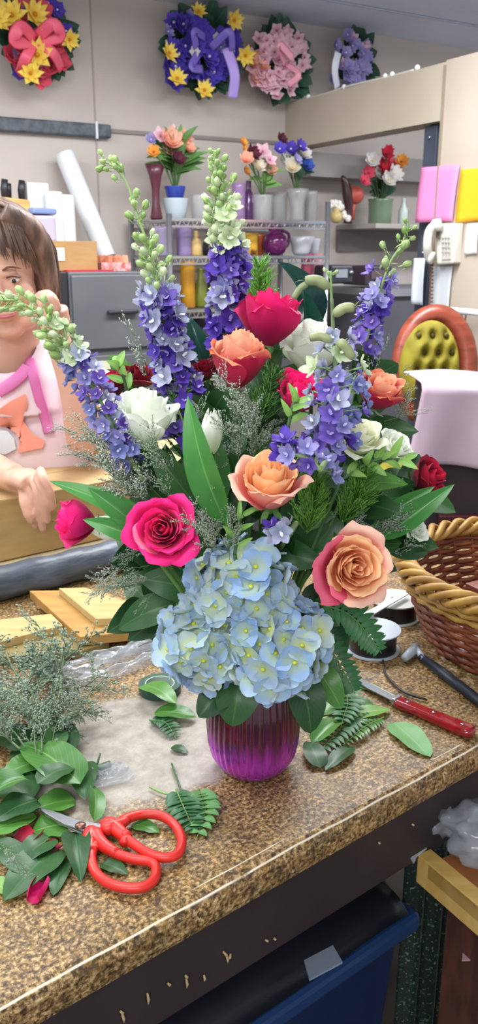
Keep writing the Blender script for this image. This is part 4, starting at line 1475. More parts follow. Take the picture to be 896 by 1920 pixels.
# ------------------------------------------------------------------ below the counter: tote with bag and tag, wooden side table
NAV = mat('navy_plastic', '#16264a', .4, spec=.3)
zt_ = .62
Pc, Pl, Pb = onz(792, 1712, zt_), onz(470, 1935, zt_), onz(748, 1560, zt_)
ux = (Pc - Pl).normalized(); uy = (UP.cross(ux)); uy = uy if uy.dot(Pb - Pc) > 0 else -uy
W_, D_ = .56, .32
o_ = Pc
def tw(a_, b_, z_): return V((o_.x, o_.y, z_)) - ux * a_ + uy * b_
t = thing('storage_tote', 'navy blue plastic tote under the counter front', 'tote', tw(W_ / 2, D_ / 2, 0))
c = MB()
def ring4(i_, z_): return [tw(i_, i_, z_), tw(W_ - i_, i_, z_), tw(W_ - i_, D_ - i_, z_), tw(i_, D_ - i_, z_)]
c.add(ring4(.055, 0) + ring4(.02, zt_ - .03), [(0, 1, 2, 3), (0, 1, 5, 4), (1, 2, 6, 5), (2, 3, 7, 6), (3, 0, 4, 7)])
c.build('body', NAV, t, smooth=False, bevel=.01)
c = MB(); c.prism(ring4(0, zt_), (0, 0, -.03)); c.build('lid', mat('navy_lid', '#1e3a66', .4, spec=.3), t, smooth=False, bevel=.008)
c = MB()
def bag(u, v):
    a_ = .02 + u * .86; 
    p = tw(a_ * 1.0, .008 + v * (D_ - .02), zt_ + .004)
    bulge = .055 * math.sin(PI * min(1, v * 1.0)) ** .6 * math.sin(PI * min(1, u * .9 + .1)) ** .5
    return p + UP * (bulge + .006 * noise.noise(V((u * 6, v * 5, 3)))) 
c.grid(bag, 40, 20)
tag(c.build('garbage_bag', mat('black_bag', '#16171f', .38, bump=.3, scale=9, spec=.35), solid=.002), 'black plastic bag lying over the navy tote', 'bag')
c = MB()
pts4 = [(570, 1800), (624, 1772), (642, 1803), (580, 1836)]
P4 = []
for x, y in pts4:
    P4.append(onz(x, y, zt_ + .058))
c.prism(P4, (0, 0, -.003))
tag(c.build('paper_label', mat('grey_tag', '#7f8a9a', .6), smooth=False), 'plain grey-blue label lying on the black bag', 'label')

# wooden side table at lower right
TZ = .76
t0_, t1_ = onz(783, 1602, TZ), onz(925, 1722, TZ)
ex = (t1_ - t0_).normalized(); ey = UP.cross(ex); 
if ey.dot(onz(860, 1545, TZ) - t0_) < 0: ey = -ey
def tb(a_, b_, z_=0.0): return t0_ + ex * a_ + ey * b_ + UP * z_
t = thing('side_table', 'rough wooden side table with pale edge board at the lower right', 'table', V((tb(.25, .12).x, tb(.25, .12).y, 0)))
WB = mat('rust_wood', '#7a4a28', .5, col2='#93592f', scale=9, stretch=(1, 5, 1))
c = MB(); c.prism([tb(0.02, .0, -.002), tb(.5, .0, -.002), tb(.5, .26, -.002), tb(.02, .26, -.002)], (0, 0, -.02)); c.build('top', WB, t, smooth=False)
c = MB(); c.prism([tb(0, -.0), tb(.5, -.0), tb(.5, .022), tb(0, .022)], (0, 0, -.042)); c.build('edge_board', mat('edge_pine', '#cba863', .5, col2='#bd9850', scale=10, stretch=(1, 6, 1)), t, smooth=False, bevel=.001)
c = MB(); c.prism([tb(.03, .03, -.02), tb(.10, .03, -.02), tb(.10, .10, -.02), tb(.03, .10, -.02)], (0, 0, -TZ + .02)); c.build('leg', mat('leg_brown', '#3c2018', .6, col2='#5c3424', scale=12, stretch=(4, 4, 1)), t, smooth=False)
c = MB(); c.prism([tb(.40, .03, -.02), tb(.47, .03, -.02), tb(.47, .10, -.02), tb(.40, .10, -.02)], (0, 0, -TZ + .02)); c.build('leg', mat('leg_brown', '#3c2018'), t, smooth=False)
c = MB(); c.prism([tb(.12, .13, -.30), tb(.45, .13, -.30), tb(.45, .24, -.30), tb(.12, .24, -.30)], (0, 0, -.18)); c.build('shelf_box', mat('plum_dark', '#2a1626', .6), t, smooth=False)
c = MB(); c.prism([onz(x, y, .64) for x, y in ((868, 1768), (925, 1762), (925, 1798), (866, 1800))], (0, 0, -.002))
c.build('pink_slip', mat('pink_slip', '#b08a94', .7), t, smooth=False)
c = MB(); c.prism([onz(x, y, TZ + .004) for x, y in ((757, 1591), (846, 1541), (850, 1549), (781, 1604), (776, 1616))], (0, 0, -.003))
tag(c.build('white_strip', mat('strip_white', '#a8aeb2', .5), smooth=False), 'white plastic strip between the table corner and the counter apron', 'strip')
def crumple(label, px, py, r_, z0, seed, m=FILM):
    q_ = onz(px, py, z0 + r_ * .5)
    c_ = MB()
    def fn(u, v):
        th, g = PI * v, 2 * PI * u
        d_ = V((math.sin(th) * math.cos(g), math.sin(th) * math.sin(g), math.cos(th) * .6))
        n_ = 1 + .55 * noise.noise(d_ * 2.4 + V((seed, 0, 0))) + .25 * noise.noise(d_ * 6 + V((seed, 2, 0)))
        return q_ + d_ * r_ * n_
    c_.grid(fn, 28, 18, closeu=True)
    return tag(c_.build('crumpled_plastic', m), label, 'plastic film')
crumple('crumpled clear plastic with a clip on the wooden side table', 838, 1532, .030, TZ + .01, 1)
crumple('larger ball of crumpled clear plastic at the right edge on the side table', 900, 1560, .045, TZ + .01, 4)
# dark glittery green cloth under the table
c = MB()
def gl(u, v):
    p = onz(728 + 62 * u, 1740, .45).lerp(onz(700 + 70 * u, 1930, .45), v)
    return V((p.x, p.y, .60 - .2 * v + .012 * math.sin(u * 12)))
P0_ = tb(-.05, .14)
def gl(u, v):
    return V((P0_.x, P0_.y, 0)) - ux * (-.02 + .10 * u) * 1 + uy * (.03 + .01 * math.sin(u * 14)) + UP * (.70 - .6 * v)
c.grid(gl, 20, 20)
tag(c.build('glitter_fabric', mat('glitter_green', '#1c2a24', .4, col2='#6c8474', scale=220, pos=(.58, .7)), solid=.002), 'dark green glittery fabric hanging beside the table leg', 'fabric')

# ================================================================== CARDBOARD BOX AND THE PERSON
BX0, BX1, BY0, BY1 = .22, 1.02, .935, 1.20        # in counter coordinates
ZB0, ZB1 = .028, .150
CARD2 = mat('cardboard_pale', '#b0905e', .8, col2='#a58452', scale=14, stretch=(1, 1, 4))
CARD3 = mat('cardboard_cream', '#cabb92', .8, col2='#bfae84', scale=14)
t = thing('packing_table', 'low dark table behind the counter carrying the cream sheet and closed box', 'table', cw(.62, 1.10, -CT))
c = MB(); c.box(cw(.62, 1.085, .005), (1.1, .40, .03), CR); c.build('top', mat('cabinet_dark', '#2c2226'), t, smooth=False)
for x_ in (.10, 1.14):
    for y_ in (.91, 1.26):
        c = MB(); c.box(cw(x_, y_, -.01 - (CT - .01) / 2), (.04, .04, CT - .01), CR); c.build('leg', mat('cabinet_dark', '#2c2226'), t, smooth=False)
c = MB(); c.box(cw(.62, 1.06, .0235), (1.06, .36, .007), CR)
tag(c.build('cardboard_sheet', CARD3, smooth=False, bevel=.001), 'cream sheet of board under the closed cardboard box, behind the dark roll', 'board')
t = thing('cardboard_box', 'long closed tan cardboard box the person leans an arm on', 'box', cw((BX0 + BX1) / 2, (BY0 + BY1) / 2, ZB0))
c = MB(); c.box(cw((BX0 + BX1) / 2, (BY0 + BY1) / 2, (ZB0 + ZB1) / 2), (BX1 - BX0, BY1 - BY0, ZB1 - ZB0 - .003), CR); c.build('body', CARD2, t, smooth=False, bevel=.002)
ym = (BY0 + BY1) / 2
for y_ in ((BY0, ym - .0015), (ym + .0015, BY1)):
    c = MB(); c.box(cw((BX0 + BX1) / 2, (y_[0] + y_[1]) / 2, ZB1), (BX1 - BX0, y_[1] - y_[0], .003), CR); c.build('flap', mat('flap_tan', '#b8986a', .8, col2='#c2a476', scale=30, stretch=(1, 14, 14)), t, smooth=False)


# ------------------------------------------------------------------ the person
def remeshed(mb, voxel, smooth_it, name='tmp'):
    me = bpy.data.meshes.new(name)
    me.from_pydata([tuple(p) for p in mb.v], [], mb.f)
    o = bpy.data.objects.new(name, me); COL.objects.link(o)
    r_ = o.modifiers.new('r', 'REMESH'); r_.mode = 'VOXEL'; r_.voxel_size = voxel
    if smooth_it:
        s_ = o.modifiers.new('s', 'SMOOTH'); s_.factor = .5; s_.iterations = smooth_it
    dg = bpy.context.evaluated_depsgraph_get(); dg.update()
    ev = o.evaluated_get(dg)
    m2 = bpy.data.meshes.new_from_object(ev)
    bpy.data.objects.remove(o)
    return m2


def meshobj(name, me, m, parent, smooth=True):
    inv = MW[parent.name].inverted()
    me.transform(inv)
    me.materials.clear(); me.materials.append(m)
    me.polygons.foreach_set('use_smooth', [smooth] * len(me.polygons))
    o = bpy.data.objects.new(name, me); COL.objects.link(o); o.parent = parent
    MW[o.name] = MW[parent.name].copy()
    return o


PY = 1.80
HC = at(8, 524, PY)                               # head centre
PB = V((HC.x - .02, HC.y + .10, 0))
person = thing('person', 'person with brown fringe and pink-white top, hand at cheek, arm over the box', 'person', PB)
SKIN = mat('skin', '#dfb09a', .5, col2='#d6a28c', scale=5, trans=.05, spec=.35)
HM = basis(V((0.10, -.08, 1))) @ Matrix.Rotation(R(10), 4, 'Z')    # head axes: x right of picture, y into picture, z up
HM3 = HM.to_3x3()
# our basis: make explicit: x = +X, y = +Y (away), z = up with small tilts
HM3 = Matrix.Rotation(R(-5), 3, 'Y') @ Matrix.Rotation(R(10), 3, 'X') @ Matrix.Rotation(R(6), 3, 'Z')
def hd(x, y, z): return HC + HM3 @ V((x, y, z))


def hball(mb, x, y, z, rx, ry, rz, nu=24, nv=16): mb.ball(hd(x, y, z), (rx, ry, rz), nu, nv, HM3)


sk = MB()
hball(sk, 0, .015, .045, .076, .094, .090, 32, 24)            # skull
hball(sk, 0, -.022, -.020, .062, .066, .085, 28, 20)          # face
hball(sk, 0, -.050, -.088, .030, .026, .022)                  # chin
hball(sk, -.036, -.050, -.022, .026, .026, .030); hball(sk, .036, -.050, -.022, .026, .026, .030)   # cheeks
hball(sk, -.03, -.036, -.072, .028, .035, .026); hball(sk, .03, -.036, -.072, .028, .035, .026)      # jaw
hball(sk, 0, -.075, .026, .040, .014, .012)                   # brow
sk.tube([hd(0, -.082, .018), hd(0, -.094, -.006), hd(0, -.104, -.022)], [.008, .010, .012], 12)      # nose
hball(sk, -.010, -.092, -.025, .008, .010, .007); hball(sk, .010, -.092, -.025, .008, .010, .007)
hball(sk, 0, -.080, -.049, .024, .013, .012); hball(sk, 0, -.079, -.059, .021, .013, .007)           # lips
for sx in (-1, 1):
    hball(sk, sx * .031, -.070, .012, .015, .010, .007)       # lids
    hball(sk, sx * .078, .012, -.008, .008, .020, .030)       # ears
NB = V((HC.x - .012, HC.y + .075, HC.z - .182))
sk.tube([hd(0, .02, -.04), hd(-.002, .035, -.11), NB, NB + V((0, .02, -.08))], [.054, .050, .054, .08], 20)   # neck
shL = V((NB.x - .17, NB.y + .03, NB.z - .075)); shR = V((NB.x + .165, NB.y + .02, NB.z - .075))
ELB = at(160, 835, 1.76); WR = at(104, 625, 1.68)
ELL = at(-95, 860, 1.80); WL = at(30, 896, 1.57)
sk.tube(bez([shR, shR.lerp(ELB, .5) + V((.01, 0, 0)), ELB], 8), [.055, .053, .050, .047, .044, .041, .038, .036, .037], 18)
sk.tube(bez([ELB, ELB.lerp(WR, .4) + V((.012, 0, 0)), WR], 8), [.037, .040, .041, .040, .037, .033, .029, .026, .024], 18)
sk.tube(bez([shL, shL.lerp(ELL, .5) + V((-.03, 0, 0)), ELL], 8), [.055, .053, .050, .047, .044, .041, .038, .036, .037], 18)
sk.tube(bez([ELL, ELL.lerp(WL, .4) + UP * .012, WL], 8), [.037, .041, .042, .040, .037, .034, .031, .028, .026], 18)
sk.ball(NB + V((0, .05, -.17)), (.17, .10, .18), 28, 20)      # chest under the clothes
sk.ball(NB + V((0, .06, -.40)), (.145, .10, .20), 28, 20)


def finger(mb, pts, r0, r1, n=10):
    P_ = bez(pts, 10)
    mb.tube(P_, [r0 + (r1 - r0) * i / 10 + (.0008 if i in (3, 4, 7) else 0) for i in range(11)], n)
    mb.ball(P_[-1], r1 * 1.02, 10, 8); mb.ball(P_[0], r0, 10, 8)


# hand resting, palm down, fingers hanging over the box's inner side (image 45..90 x 900..990)
hb = WL; kn = at(64, 905, 1.53)
sk.tube([WL, WL.lerp(kn, .5) + UP * .004, kn], [.026, .032, .030], 16, flat=.62, up=UP)
Yh = 1.50
for (x0, y0, xm, ym, x1, y1, dy) in ((62, 925, 60, 955, 66, 985, .02), (70, 918, 73, 950, 80, 992, .0), (77, 908, 84, 938, 88, 976, -.012), (82, 898, 93, 920, 99, 950, -.02)):
    finger(sk, [at(x0 - 6, y0 - 14, Yh + .02 + dy), at(x0, y0, Yh + dy), at(xm, ym, Yh + .003 + dy), at(x1, y1, Yh + .022 + dy)], .0098, .0072)
finger(sk, [at(44, 915, 1.54), at(46, 940, 1.52), at(52, 962, 1.515), at(58, 975, 1.52)], .011, .0085)
# hand at the cheek, loosely curled
pal = at(104, 598, 1.665)
sk.tube([WR, WR.lerp(pal, .6), at(101, 578, 1.66)], [.025, .032, .029], 16, flat=.75)
for i, (xa_, ya_, dy) in enumerate(((106, 572, -.028), (103, 566, -.010), (98, 563, .008), (92, 564, .024))):
    k0 = at(xa_, ya_ + 6, 1.66 + dy)
    finger(sk, [k0, at(xa_ - 6, ya_ - 10, 1.655 + dy), at(xa_ - 18, ya_ - 9, 1.655 + dy), at(xa_ - 26, ya_ + 3, 1.66 + dy), at(xa_ - 20, ya_ + 13, 1.664 + dy)], .0100, .0078)
finger(sk, [at(110, 612, 1.64), at(100, 596, 1.632), at(90, 588, 1.632), at(84, 580, 1.64)], .0115, .0088)
bodym = remeshed(sk, .0036, 4, 'body')
meshobj('body', bodym, SKIN, person)
# mouth, eyes, brows
for sx in (-1, 1):
    c = MB(); hball(c, sx * .031, -.0745, .010, .0105, .0085, .0050, 16, 12); c.build('eyeball', mat('eye_white', '#d8cfcc', .25), person)
    c = MB(); hball(c, sx * .031, -.0815, .0095, .0048, .0025, .0045, 12, 8); c.build('iris', mat('eye_dark', '#2c2220', .2), person)
    c = MB(); c.tube(bez([hd(sx * .018, -.083, .017), hd(sx * .031, -.086, .019), hd(sx * .044, -.077, .014)], 8), [.0012] * 9, 6); c.build('eyelash', mat('lash', '#3a2820', .6), person)
    c = MB(); c.tube(bez([hd(sx * .014, -.088, .033), hd(sx * .030, -.089, .038), hd(sx * .048, -.076, .031)], 8), [.0016, .0024, .003, .003, .003, .0028, .0024, .002, .0012], 6, flat=.6); c.build('eyebrow', mat('brow', '#6a4836', .7), person)
c = MB(); c.tube(bez([hd(-.022, -.088, -.053), hd(0, -.0935, -.054), hd(.022, -.088, -.053)], 8), [.0015, .0035, .004, .0042, .0042, .0042, .004, .0035, .0015], 8, flat=.7); c.build('lips', mat('lip', '#b8626a', .4), person)
# hair: cap, strands, fringe
HAIR = mat('hair_brown', '#4e3a30', .5, col2='#86685a', scale=50, stretch=(1, 1, .12), bump=.5)
hm = MB()
hball(hm, 0, .030, .062, .090, .104, .092, 32, 24)
hball(hm, 0, .060, -.01, .088, .075, .11, 28, 20)
for sx in (-1, 1):
    hm.tube(bez([hd(sx * .03, -.045, .135), hd(sx * .077, -.028, .09), hd(sx * .088, -.012, .02), hd(sx * .084, .0, -.045), hd(sx * .074, .01, -.09)], 12), [.022, .024, .026, .026, .025, .024, .023, .022, .021, .019, .017, .014, .008], 14)
hairm = remeshed(hm, .006, 3, 'hair')
meshobj('hair', hairm, HAIR, person)
c = MB()
random.seed(4)
for i in range(110):
    s_ = random.uniform(-1, 1)
    x0_ = s_ * .055; ln = random.uniform(.5, 1)
    end = -.085 if False else 0
    zt2_ = .066 - .050 * abs(s_) ** 1.5 * ln + random.uniform(-.012, .010)
    c.tube(bez([hd(x0_ * .5, -.02, .150), hd(x0_ * 1.0, -.070 + .02 * abs(s_), .118), hd(x0_ * 1.25, -.090 + .03 * s_ * s_, .08), hd(x0_ * 1.38 + random.uniform(-.005, .005), -.090 + .038 * s_ * s_, zt2_)], 8),
           [.0022, .0028, .0028, .0026, .0024, .002, .0016, .0012, .0005], 4)
for i in range(160):
    sx = random.choice((-1, 1)); a_ = random.uniform(0, 1)
    c.tube(bez([hd(sx * .02, -.04 + a_ * .09, .152), hd(sx * .075, -.045 + a_ * .09, .11), hd(sx * (.098 + random.uniform(-.004, .012)), -.035 + a_ * .09, .04), hd(sx * (.095 + random.uniform(-.008, .008)), -.02 + a_ * .09, -.04), hd(sx * (.082 + random.uniform(-.012, .010)), -.01 + a_ * .08, -.095 + random.uniform(-.02, .02))], 10), [.0024] * 9 + [.0014, .0004], 4)
fr_ = c.build('hair_strands', HAIR, person)
# top
TOP = mat('pink_white_top', '#dcc4cc', .85, col2='#e6d6da', scale=6, bump=.25)
tm = MB()
tm.ball(NB + V((0, .045, -.175)), (.200, .125, .190), 32, 24)
tm.ball(NB + V((0, .055, -.42)), (.185, .125, .23), 32, 24)
tm.ball(NB + V((0, .050, -.62)), (.185, .125, .16), 32, 24)
for s_, e_ in ((shR, ELB), (shL, ELL)):
    tm.ball(s_ + V((0, 0, .004)), .066, 20, 14)
    P_ = bez([s_, s_.lerp(e_, .5) + V((.01 if e_ is ELB else -.03, 0, 0)), e_], 8)[:8]
    tm.tube(P_, [.066, .062, .059, .057, .055, .054, .053, .052], 18)
    tm.tube([NB + V((0, .04, -.03)), s_ + V((0, 0, .0))], [.068, .066], 16)
tm.tube([NB + V((0, .03, -.08)), NB + V((0, .02, -.01)), NB + V((0, .015, .05))], [.135, .112, .078], 20)
topm = remeshed(tm, .006, 4, 'top')
# cut the neckline
import bmesh
bm = bmesh.new(); bm.from_mesh(topm)
nc = NB + V((0.0, -.045, .05))
bmesh.ops.delete(bm, geom=[v for v in bm.verts if ((v.co - nc).x / .056) ** 2 + ((v.co - nc).y / .10) ** 2 + ((v.co - nc).z / .060) ** 2 < 1], context='VERTS')
for _ in range(12):
    bv = [v for v in bm.verts if v.is_boundary]
    new = {}
    for v in bv:
        nb = [e.other_vert(v) for e in v.link_edges if e.is_boundary]
        if len(nb) == 2: new[v] = v.co * .4 + (nb[0].co + nb[1].co) * .3
    for v, c_ in new.items(): v.co = c_
bm.to_mesh(topm); bm.free()
top_o = meshobj('shirt', topm, TOP, person)
# strap bands and printed shapes raised on the cloth, following its surface
from mathutils.bvhtree import BVHTree
_pm = MW[person.name]
BV = BVHTree.FromPolygons([_pm @ v.co for v in topm.vertices], [tuple(p.vertices) for p in topm.polygons])
def chestpt(px, py, lift=.010):
    d = ray(px, py)
    hit = BV.ray_cast(EYE, d.normalized())
    if hit[0] is not None: return hit[0] - d.normalized() * lift
    for t_ in [1.2 + .004 * i for i in range(220)]:
        p = EYE + d * t_
        for cc_, rr_ in ((NB + V((0, .045, -.175)), (.200, .125, .190)), (NB + V((0, .055, -.42)), (.185, .125, .23)), (shR + V((0, 0, .012)), (.072,) * 3)):
            q_ = p - cc_
            if (q_.x / rr_[0]) ** 2 + (q_.y / rr_[1]) ** 2 + (q_.z / rr_[2]) ** 2 < 1: return p - d.normalized() * lift
    return EYE + d * 1.72
def band(name, pts, wid, m):
    c_ = MB(); P_ = [chestpt(x, y) for x, y in pts]
    c_.tube(bez(P_, 30), wid, 10, flat=.35, up=V((0, -1, .2))); c_.build(name, m, person)
STR = mat('magenta_strap', '#d070ac', .6)
band('strap', [(46, 640), (58, 685), (72, 740), (85, 785), (92, 812)], .0115, STR)
band('strap', [(-4, 735), (20, 720), (40, 703), (52, 688)], .013, STR)
def patch(pts, m, name='print'):
    ctr_ = chestpt(sum(p[0] for p in pts) / len(pts), sum(p[1] for p in pts) / len(pts), .012)
    P_ = [chestpt(x, y, .012) for x, y in pts]
    c_ = MB(); n_ = len(P_)
    ring2 = [ctr_.lerp(p, .5) for p in P_]
    ring2 = []
    cx_, cy_ = sum(p[0] for p in pts) / len(pts), sum(p[1] for p in pts) / len(pts)
    for x, y in pts: ring2.append(chestpt(cx_ + (x - cx_) * .5, cy_ + (y - cy_) * .5, .012))
    fs = [(i, (i + 1) % n_, n_ + (i + 1) % n_, n_ + i) for i in range(n_)] + [(n_ + i, n_ + (i + 1) % n_, 2 * n_) for i in range(n_)]
    c_.add(P_ + ring2 + [ctr_], fs); c_.build(name, m, person)
patch([(-6, 770), (20, 752), (48, 738), (52, 760), (44, 790), (60, 812), (84, 826), (80, 840), (50, 846), (34, 850), (40, 830), (30, 812), (10, 800), (-6, 800)], mat('salmon_print', '#ee9a86', .8), 'salmon_print')
patch([(-6, 806), (14, 808), (26, 822), (30, 842), (10, 852), (-6, 850)], mat('white_print', '#d6dce0', .8), 'white_print')
# lower body down to the floor
lm = MB()
lm.ball(V((NB.x, NB.y + .05, .88)), (.175, .125, .16), 28, 20)
for sx in (-1, 1):
    lm.tube([V((NB.x + sx * .09, NB.y + .05, .84)), V((NB.x + sx * .10, NB.y + .03, .47)), V((NB.x + sx * .10, NB.y + .05, .09))], [.095, .065, .05], 18)
    lm.ball(V((NB.x + sx * .10, NB.y + .0, .045)), (.048, .12, .045), 20, 12)
meshobj('trousers', remeshed(lm, .012, 3, 'legs'), mat('dark_trousers', '#2c2c38', .8), person)

# ================================================================== THE ARRANGEMENT
random.seed(21)
VB = onz(475, 1462, CT); VB = V((VB.x, VB.y + .028, CT + .0005))
t = thing('vase', 'ribbed mirrored glass vase shading from plum at the top to bright magenta at the base', 'vase', VB)


def vasemat():
    m, nt, b = newmat('mirrored_glass')
    N, L = nt.nodes, nt.links
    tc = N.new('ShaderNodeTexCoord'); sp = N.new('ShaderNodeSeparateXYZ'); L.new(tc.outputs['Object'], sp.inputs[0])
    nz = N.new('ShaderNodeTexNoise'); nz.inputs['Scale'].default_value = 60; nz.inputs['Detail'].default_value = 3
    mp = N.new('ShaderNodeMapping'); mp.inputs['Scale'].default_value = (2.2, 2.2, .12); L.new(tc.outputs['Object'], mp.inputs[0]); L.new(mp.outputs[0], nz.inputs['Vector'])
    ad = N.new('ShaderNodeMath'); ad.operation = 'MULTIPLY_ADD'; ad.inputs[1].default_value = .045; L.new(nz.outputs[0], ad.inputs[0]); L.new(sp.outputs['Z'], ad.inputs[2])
    cr = N.new('ShaderNodeValToRGB')  # ombre glass tint; low highlight and dark reflection above also in the ramp
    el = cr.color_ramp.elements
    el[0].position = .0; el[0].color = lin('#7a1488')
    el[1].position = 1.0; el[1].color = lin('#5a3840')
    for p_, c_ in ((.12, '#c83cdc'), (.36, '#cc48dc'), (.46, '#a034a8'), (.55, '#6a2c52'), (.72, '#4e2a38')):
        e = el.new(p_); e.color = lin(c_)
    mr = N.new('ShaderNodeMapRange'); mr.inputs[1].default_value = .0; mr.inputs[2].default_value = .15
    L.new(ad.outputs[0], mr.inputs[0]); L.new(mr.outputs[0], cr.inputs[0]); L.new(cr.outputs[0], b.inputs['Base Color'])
    b.inputs['Metallic'].default_value = .7; b.inputs['Roughness'].default_value = .16
    b.inputs['Coat Weight'].default_value = .5; b.inputs['Coat Roughness'].default_value = .05
    return m


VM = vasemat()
VH = .155
prof = [(.001, 0), (.030, 0), (.036, .002), (.044, .010), (.0505, .022), (.0545, .040), (.0555, .060), (.0545, .085), (.0520, .110), (.0495, .132), (.0495, .148), (.0515, VH)]
prof2 = []
for i in range(len(prof) - 1):
    for k in range(3):
        a_, b_ = prof[i], prof[i + 1]; prof2.append((a_[0] + (b_[0] - a_[0]) * k / 3, a_[1] + (b_[1] - a_[1]) * k / 3))
prof2.append(prof[-1]); prof2.append((.048, VH)); prof2.append((.046, VH - .01)); prof2.append((.046, .02)); prof2.append((.001, .018))
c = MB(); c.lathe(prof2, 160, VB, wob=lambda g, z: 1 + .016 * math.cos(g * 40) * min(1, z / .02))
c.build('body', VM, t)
MOUTH = VB + UP * VH
NECK = VB + UP * (VH - .05)

STEM_G = mat('stem_green', '#4f7a34', .5, rand='#6a8f48')
STEM_D = mat('stem_dark', '#38562e', .55, rand='#46683a')
STEM_P = mat('stem_pale', '#86a860', .5, rand='#9cb878')
LEAF_D = leafmat('rose_leaf', '#1f4426', '#34602e', '#4a7840', .38)
LEAF_M = leafmat('mid_leaf', '#356828', '#54883a', '#7aa858', .35)
LEAF_T = leafmat('tulip_leaf', '#2f6e30', '#4f9444', '#78b060', .32, .15, .10, True)
LEAF_A = leafmat('aspidistra_leaf', '#12302a', '#1d4438', '#2a5848', .16, .05)
LEAF_TD = leafmat('tulip_leaf_dark', '#2a5c2c', '#3f7c38', '#5c9450', .35, .15, .08, True)
LEAF_L = leafmat('light_leaf', '#6fa048', '#92c062', '#b4d888', .4, .25)


def stem_to_vase(mb, p, d, r_=.0028, spread=.026, n=10):
    """a stem from the flower's foot p, leaving along d, into the vase"""
    q = V((MOUTH.x, MOUTH.y, MOUTH.z)) + V(((p.x - MOUTH.x), (p.y - MOUTH.y), 0)).normalized() * random.uniform(.3, 1) * spread
    L_ = (p - q).length
    a_ = p + d * min(.06, L_ * .3)
    if p.y < VB.y - .02: a_ = p + d * .012 + V((0, .07, -.01))
    e = V((VB.x - (q.x - VB.x) * .6, VB.y - (q.y - VB.y) * .6, VB.z + .03))
    mid = a_.lerp(q, .55) + UP * .01
    if p.y < VB.y - .02: mid = V((mid.x, max(mid.y, VB.y + .01), mid.z))
    mb.tube(bez([p, a_, mid, q, e], 16), r_, 7)


# ------------------------------------------------------------------ roses
def rose_petal(mb, a0, t, Ro, H, op, seed, nu=9, nv=8):
    """t 0 inner .. 1 outer"""
    rnd = random.Random(seed)
    wd = 1.70 - 0.62 * t
    rt = Ro * (0.09 + 0.82 * t ** .9)
    h = H * (1.0 - 0.30 * t ** 2 * op) * rnd.uniform(.96, 1.04)
    curl = t ** 1.6 * op
    ph = rnd.uniform(0, 6)
    tiltz = rnd.uniform(-.05, .05)
    def fn(u, v):
        e = (u - .5) * 2
        k = (math.sin(min(1, v * 1.25) * PI / 2)) ** .75
        r_ = Ro * .08 + (rt - Ro * .08) * k
        r_ *= 1 - (1 - t) * .22 * v ** 4
        r_ += Ro * .17 * curl * max(0, v - .55) ** 1.5 / .3 
        r_ += Ro * .15 * t * (.35 + op) * max(0, v - .78) / .22 * (1 - .4 * abs(e))
        r_ *= 1 + .13 * e
        r_ += Ro * (.03 * math.sin(e * 4 + ph) + .02 * math.sin(e * 9 + ph * 2)) * v * v * (.35 + t)
        r_ += Ro * .05 * t * abs(e) ** 3 * v
        z = h * v - h * (.07 + .08 * t) * abs(e) ** 3 * v ** 2
        z -= h * .17 * curl * max(0, v - .62) ** 1.4 / .25
        z -= h * .11 * t * (.35 + op) * (max(0, v - .78) / .22) ** 2
        z += h * .05 * math.sin(e * 3.1 + ph) * t * v ** 2
        z += h * tiltz * v + h * .03 * (1 - abs(e)) * v ** 3
        z += Ro * .02 * math.sin(e * 6 + ph) * v ** 3
        g = a0 + e * wd * (.45 + .55 * math.sin(PI * min(1, .18 + v * .75)))
        return V((r_ * math.cos(g), r_ * math.sin(g), z))
    mb.grid(fn, nu, nv, uvf=lambda u, v: (t, v))


def rose(label, px, py, Y, rpx, face, hk=1.15, op=.7, n=22, nout=7, m=None, mo=None, mi=None, stem=True, seed=1, leaf=0, group=None, name='rose', cat='rose', anchor=.5, ml=None):
    """the bloom's middle is at (px,py) at depth Y; face = direction it opens to"""
    ctr = at(px, py, Y)
    Ro = rpx * m_per_px(ctr)
    H = Ro * hk * 1.2
    f = V(face).normalized()
    base = ctr - f * H * anchor
    M = basis(f, seed * 1.7)
    t_ = thing(name, label, cat, base, M, group=group)
    MWt = MW[t_.name]
    mb = MB()
    ninner = n - nout
    for k in range(ninner):
        tt = (k / (n - 1))
        rose_petal(mb, k * 2.39996, tt, Ro, H, op, seed * 100 + k, 9 if k > 4 else 11)
    mb.ball((0, 0, H * .3), (Ro * .12, Ro * .12, H * .45), 8, 6)
    mb.v = [MWt @ p for p in mb.v]
    mb.build('bloom', m, t_)
    for k in range(ninner, n):
        mb = MB(); rose_petal(mb, k * 2.39996, k / (n - 1), Ro, H, op, seed * 100 + k, 12, 10)
        mb.v = [MWt @ p for p in mb.v]
        mm_ = m
        if mo and (k >= n - 5): mm_ = mo
        if mi and k % 2 and not (mo and k >= n - 5): mm_ = mi
        if ml:
            g_ = k * 2.39996; dv = M.to_3x3() @ V((math.cos(g_), math.sin(g_), 0))
            if dv.x < -.25: mm_ = ml
        mb.build('petal', mm_, t_)
    mb = MB()                                     # calyx with five sepals
    mb.lathe([(.0015, -Ro * .28), (Ro * .13, -Ro * .22), (Ro * .19, -Ro * .06), (Ro * .14, Ro * .05)], 12)
    for k in range(5):
        g = k * 2 * PI / 5
        d = V((math.cos(g), math.sin(g), 0))
        blade(mb, d * Ro * .12 - UP * Ro * .02, d * Ro * .62 + UP * Ro * random.uniform(-.25, .15), Ro * .2, UP, -.12, .1, 2, 6)
    mb.v = [MWt @ p for p in mb.v]
    mb.build('calyx', STEM_G, t_)
    if stem:
        mb = MB(); stem_to_vase(mb, base - f * Ro * .2, -f, .0026); mb.build('stem', STEM_D, t_)
    return t_


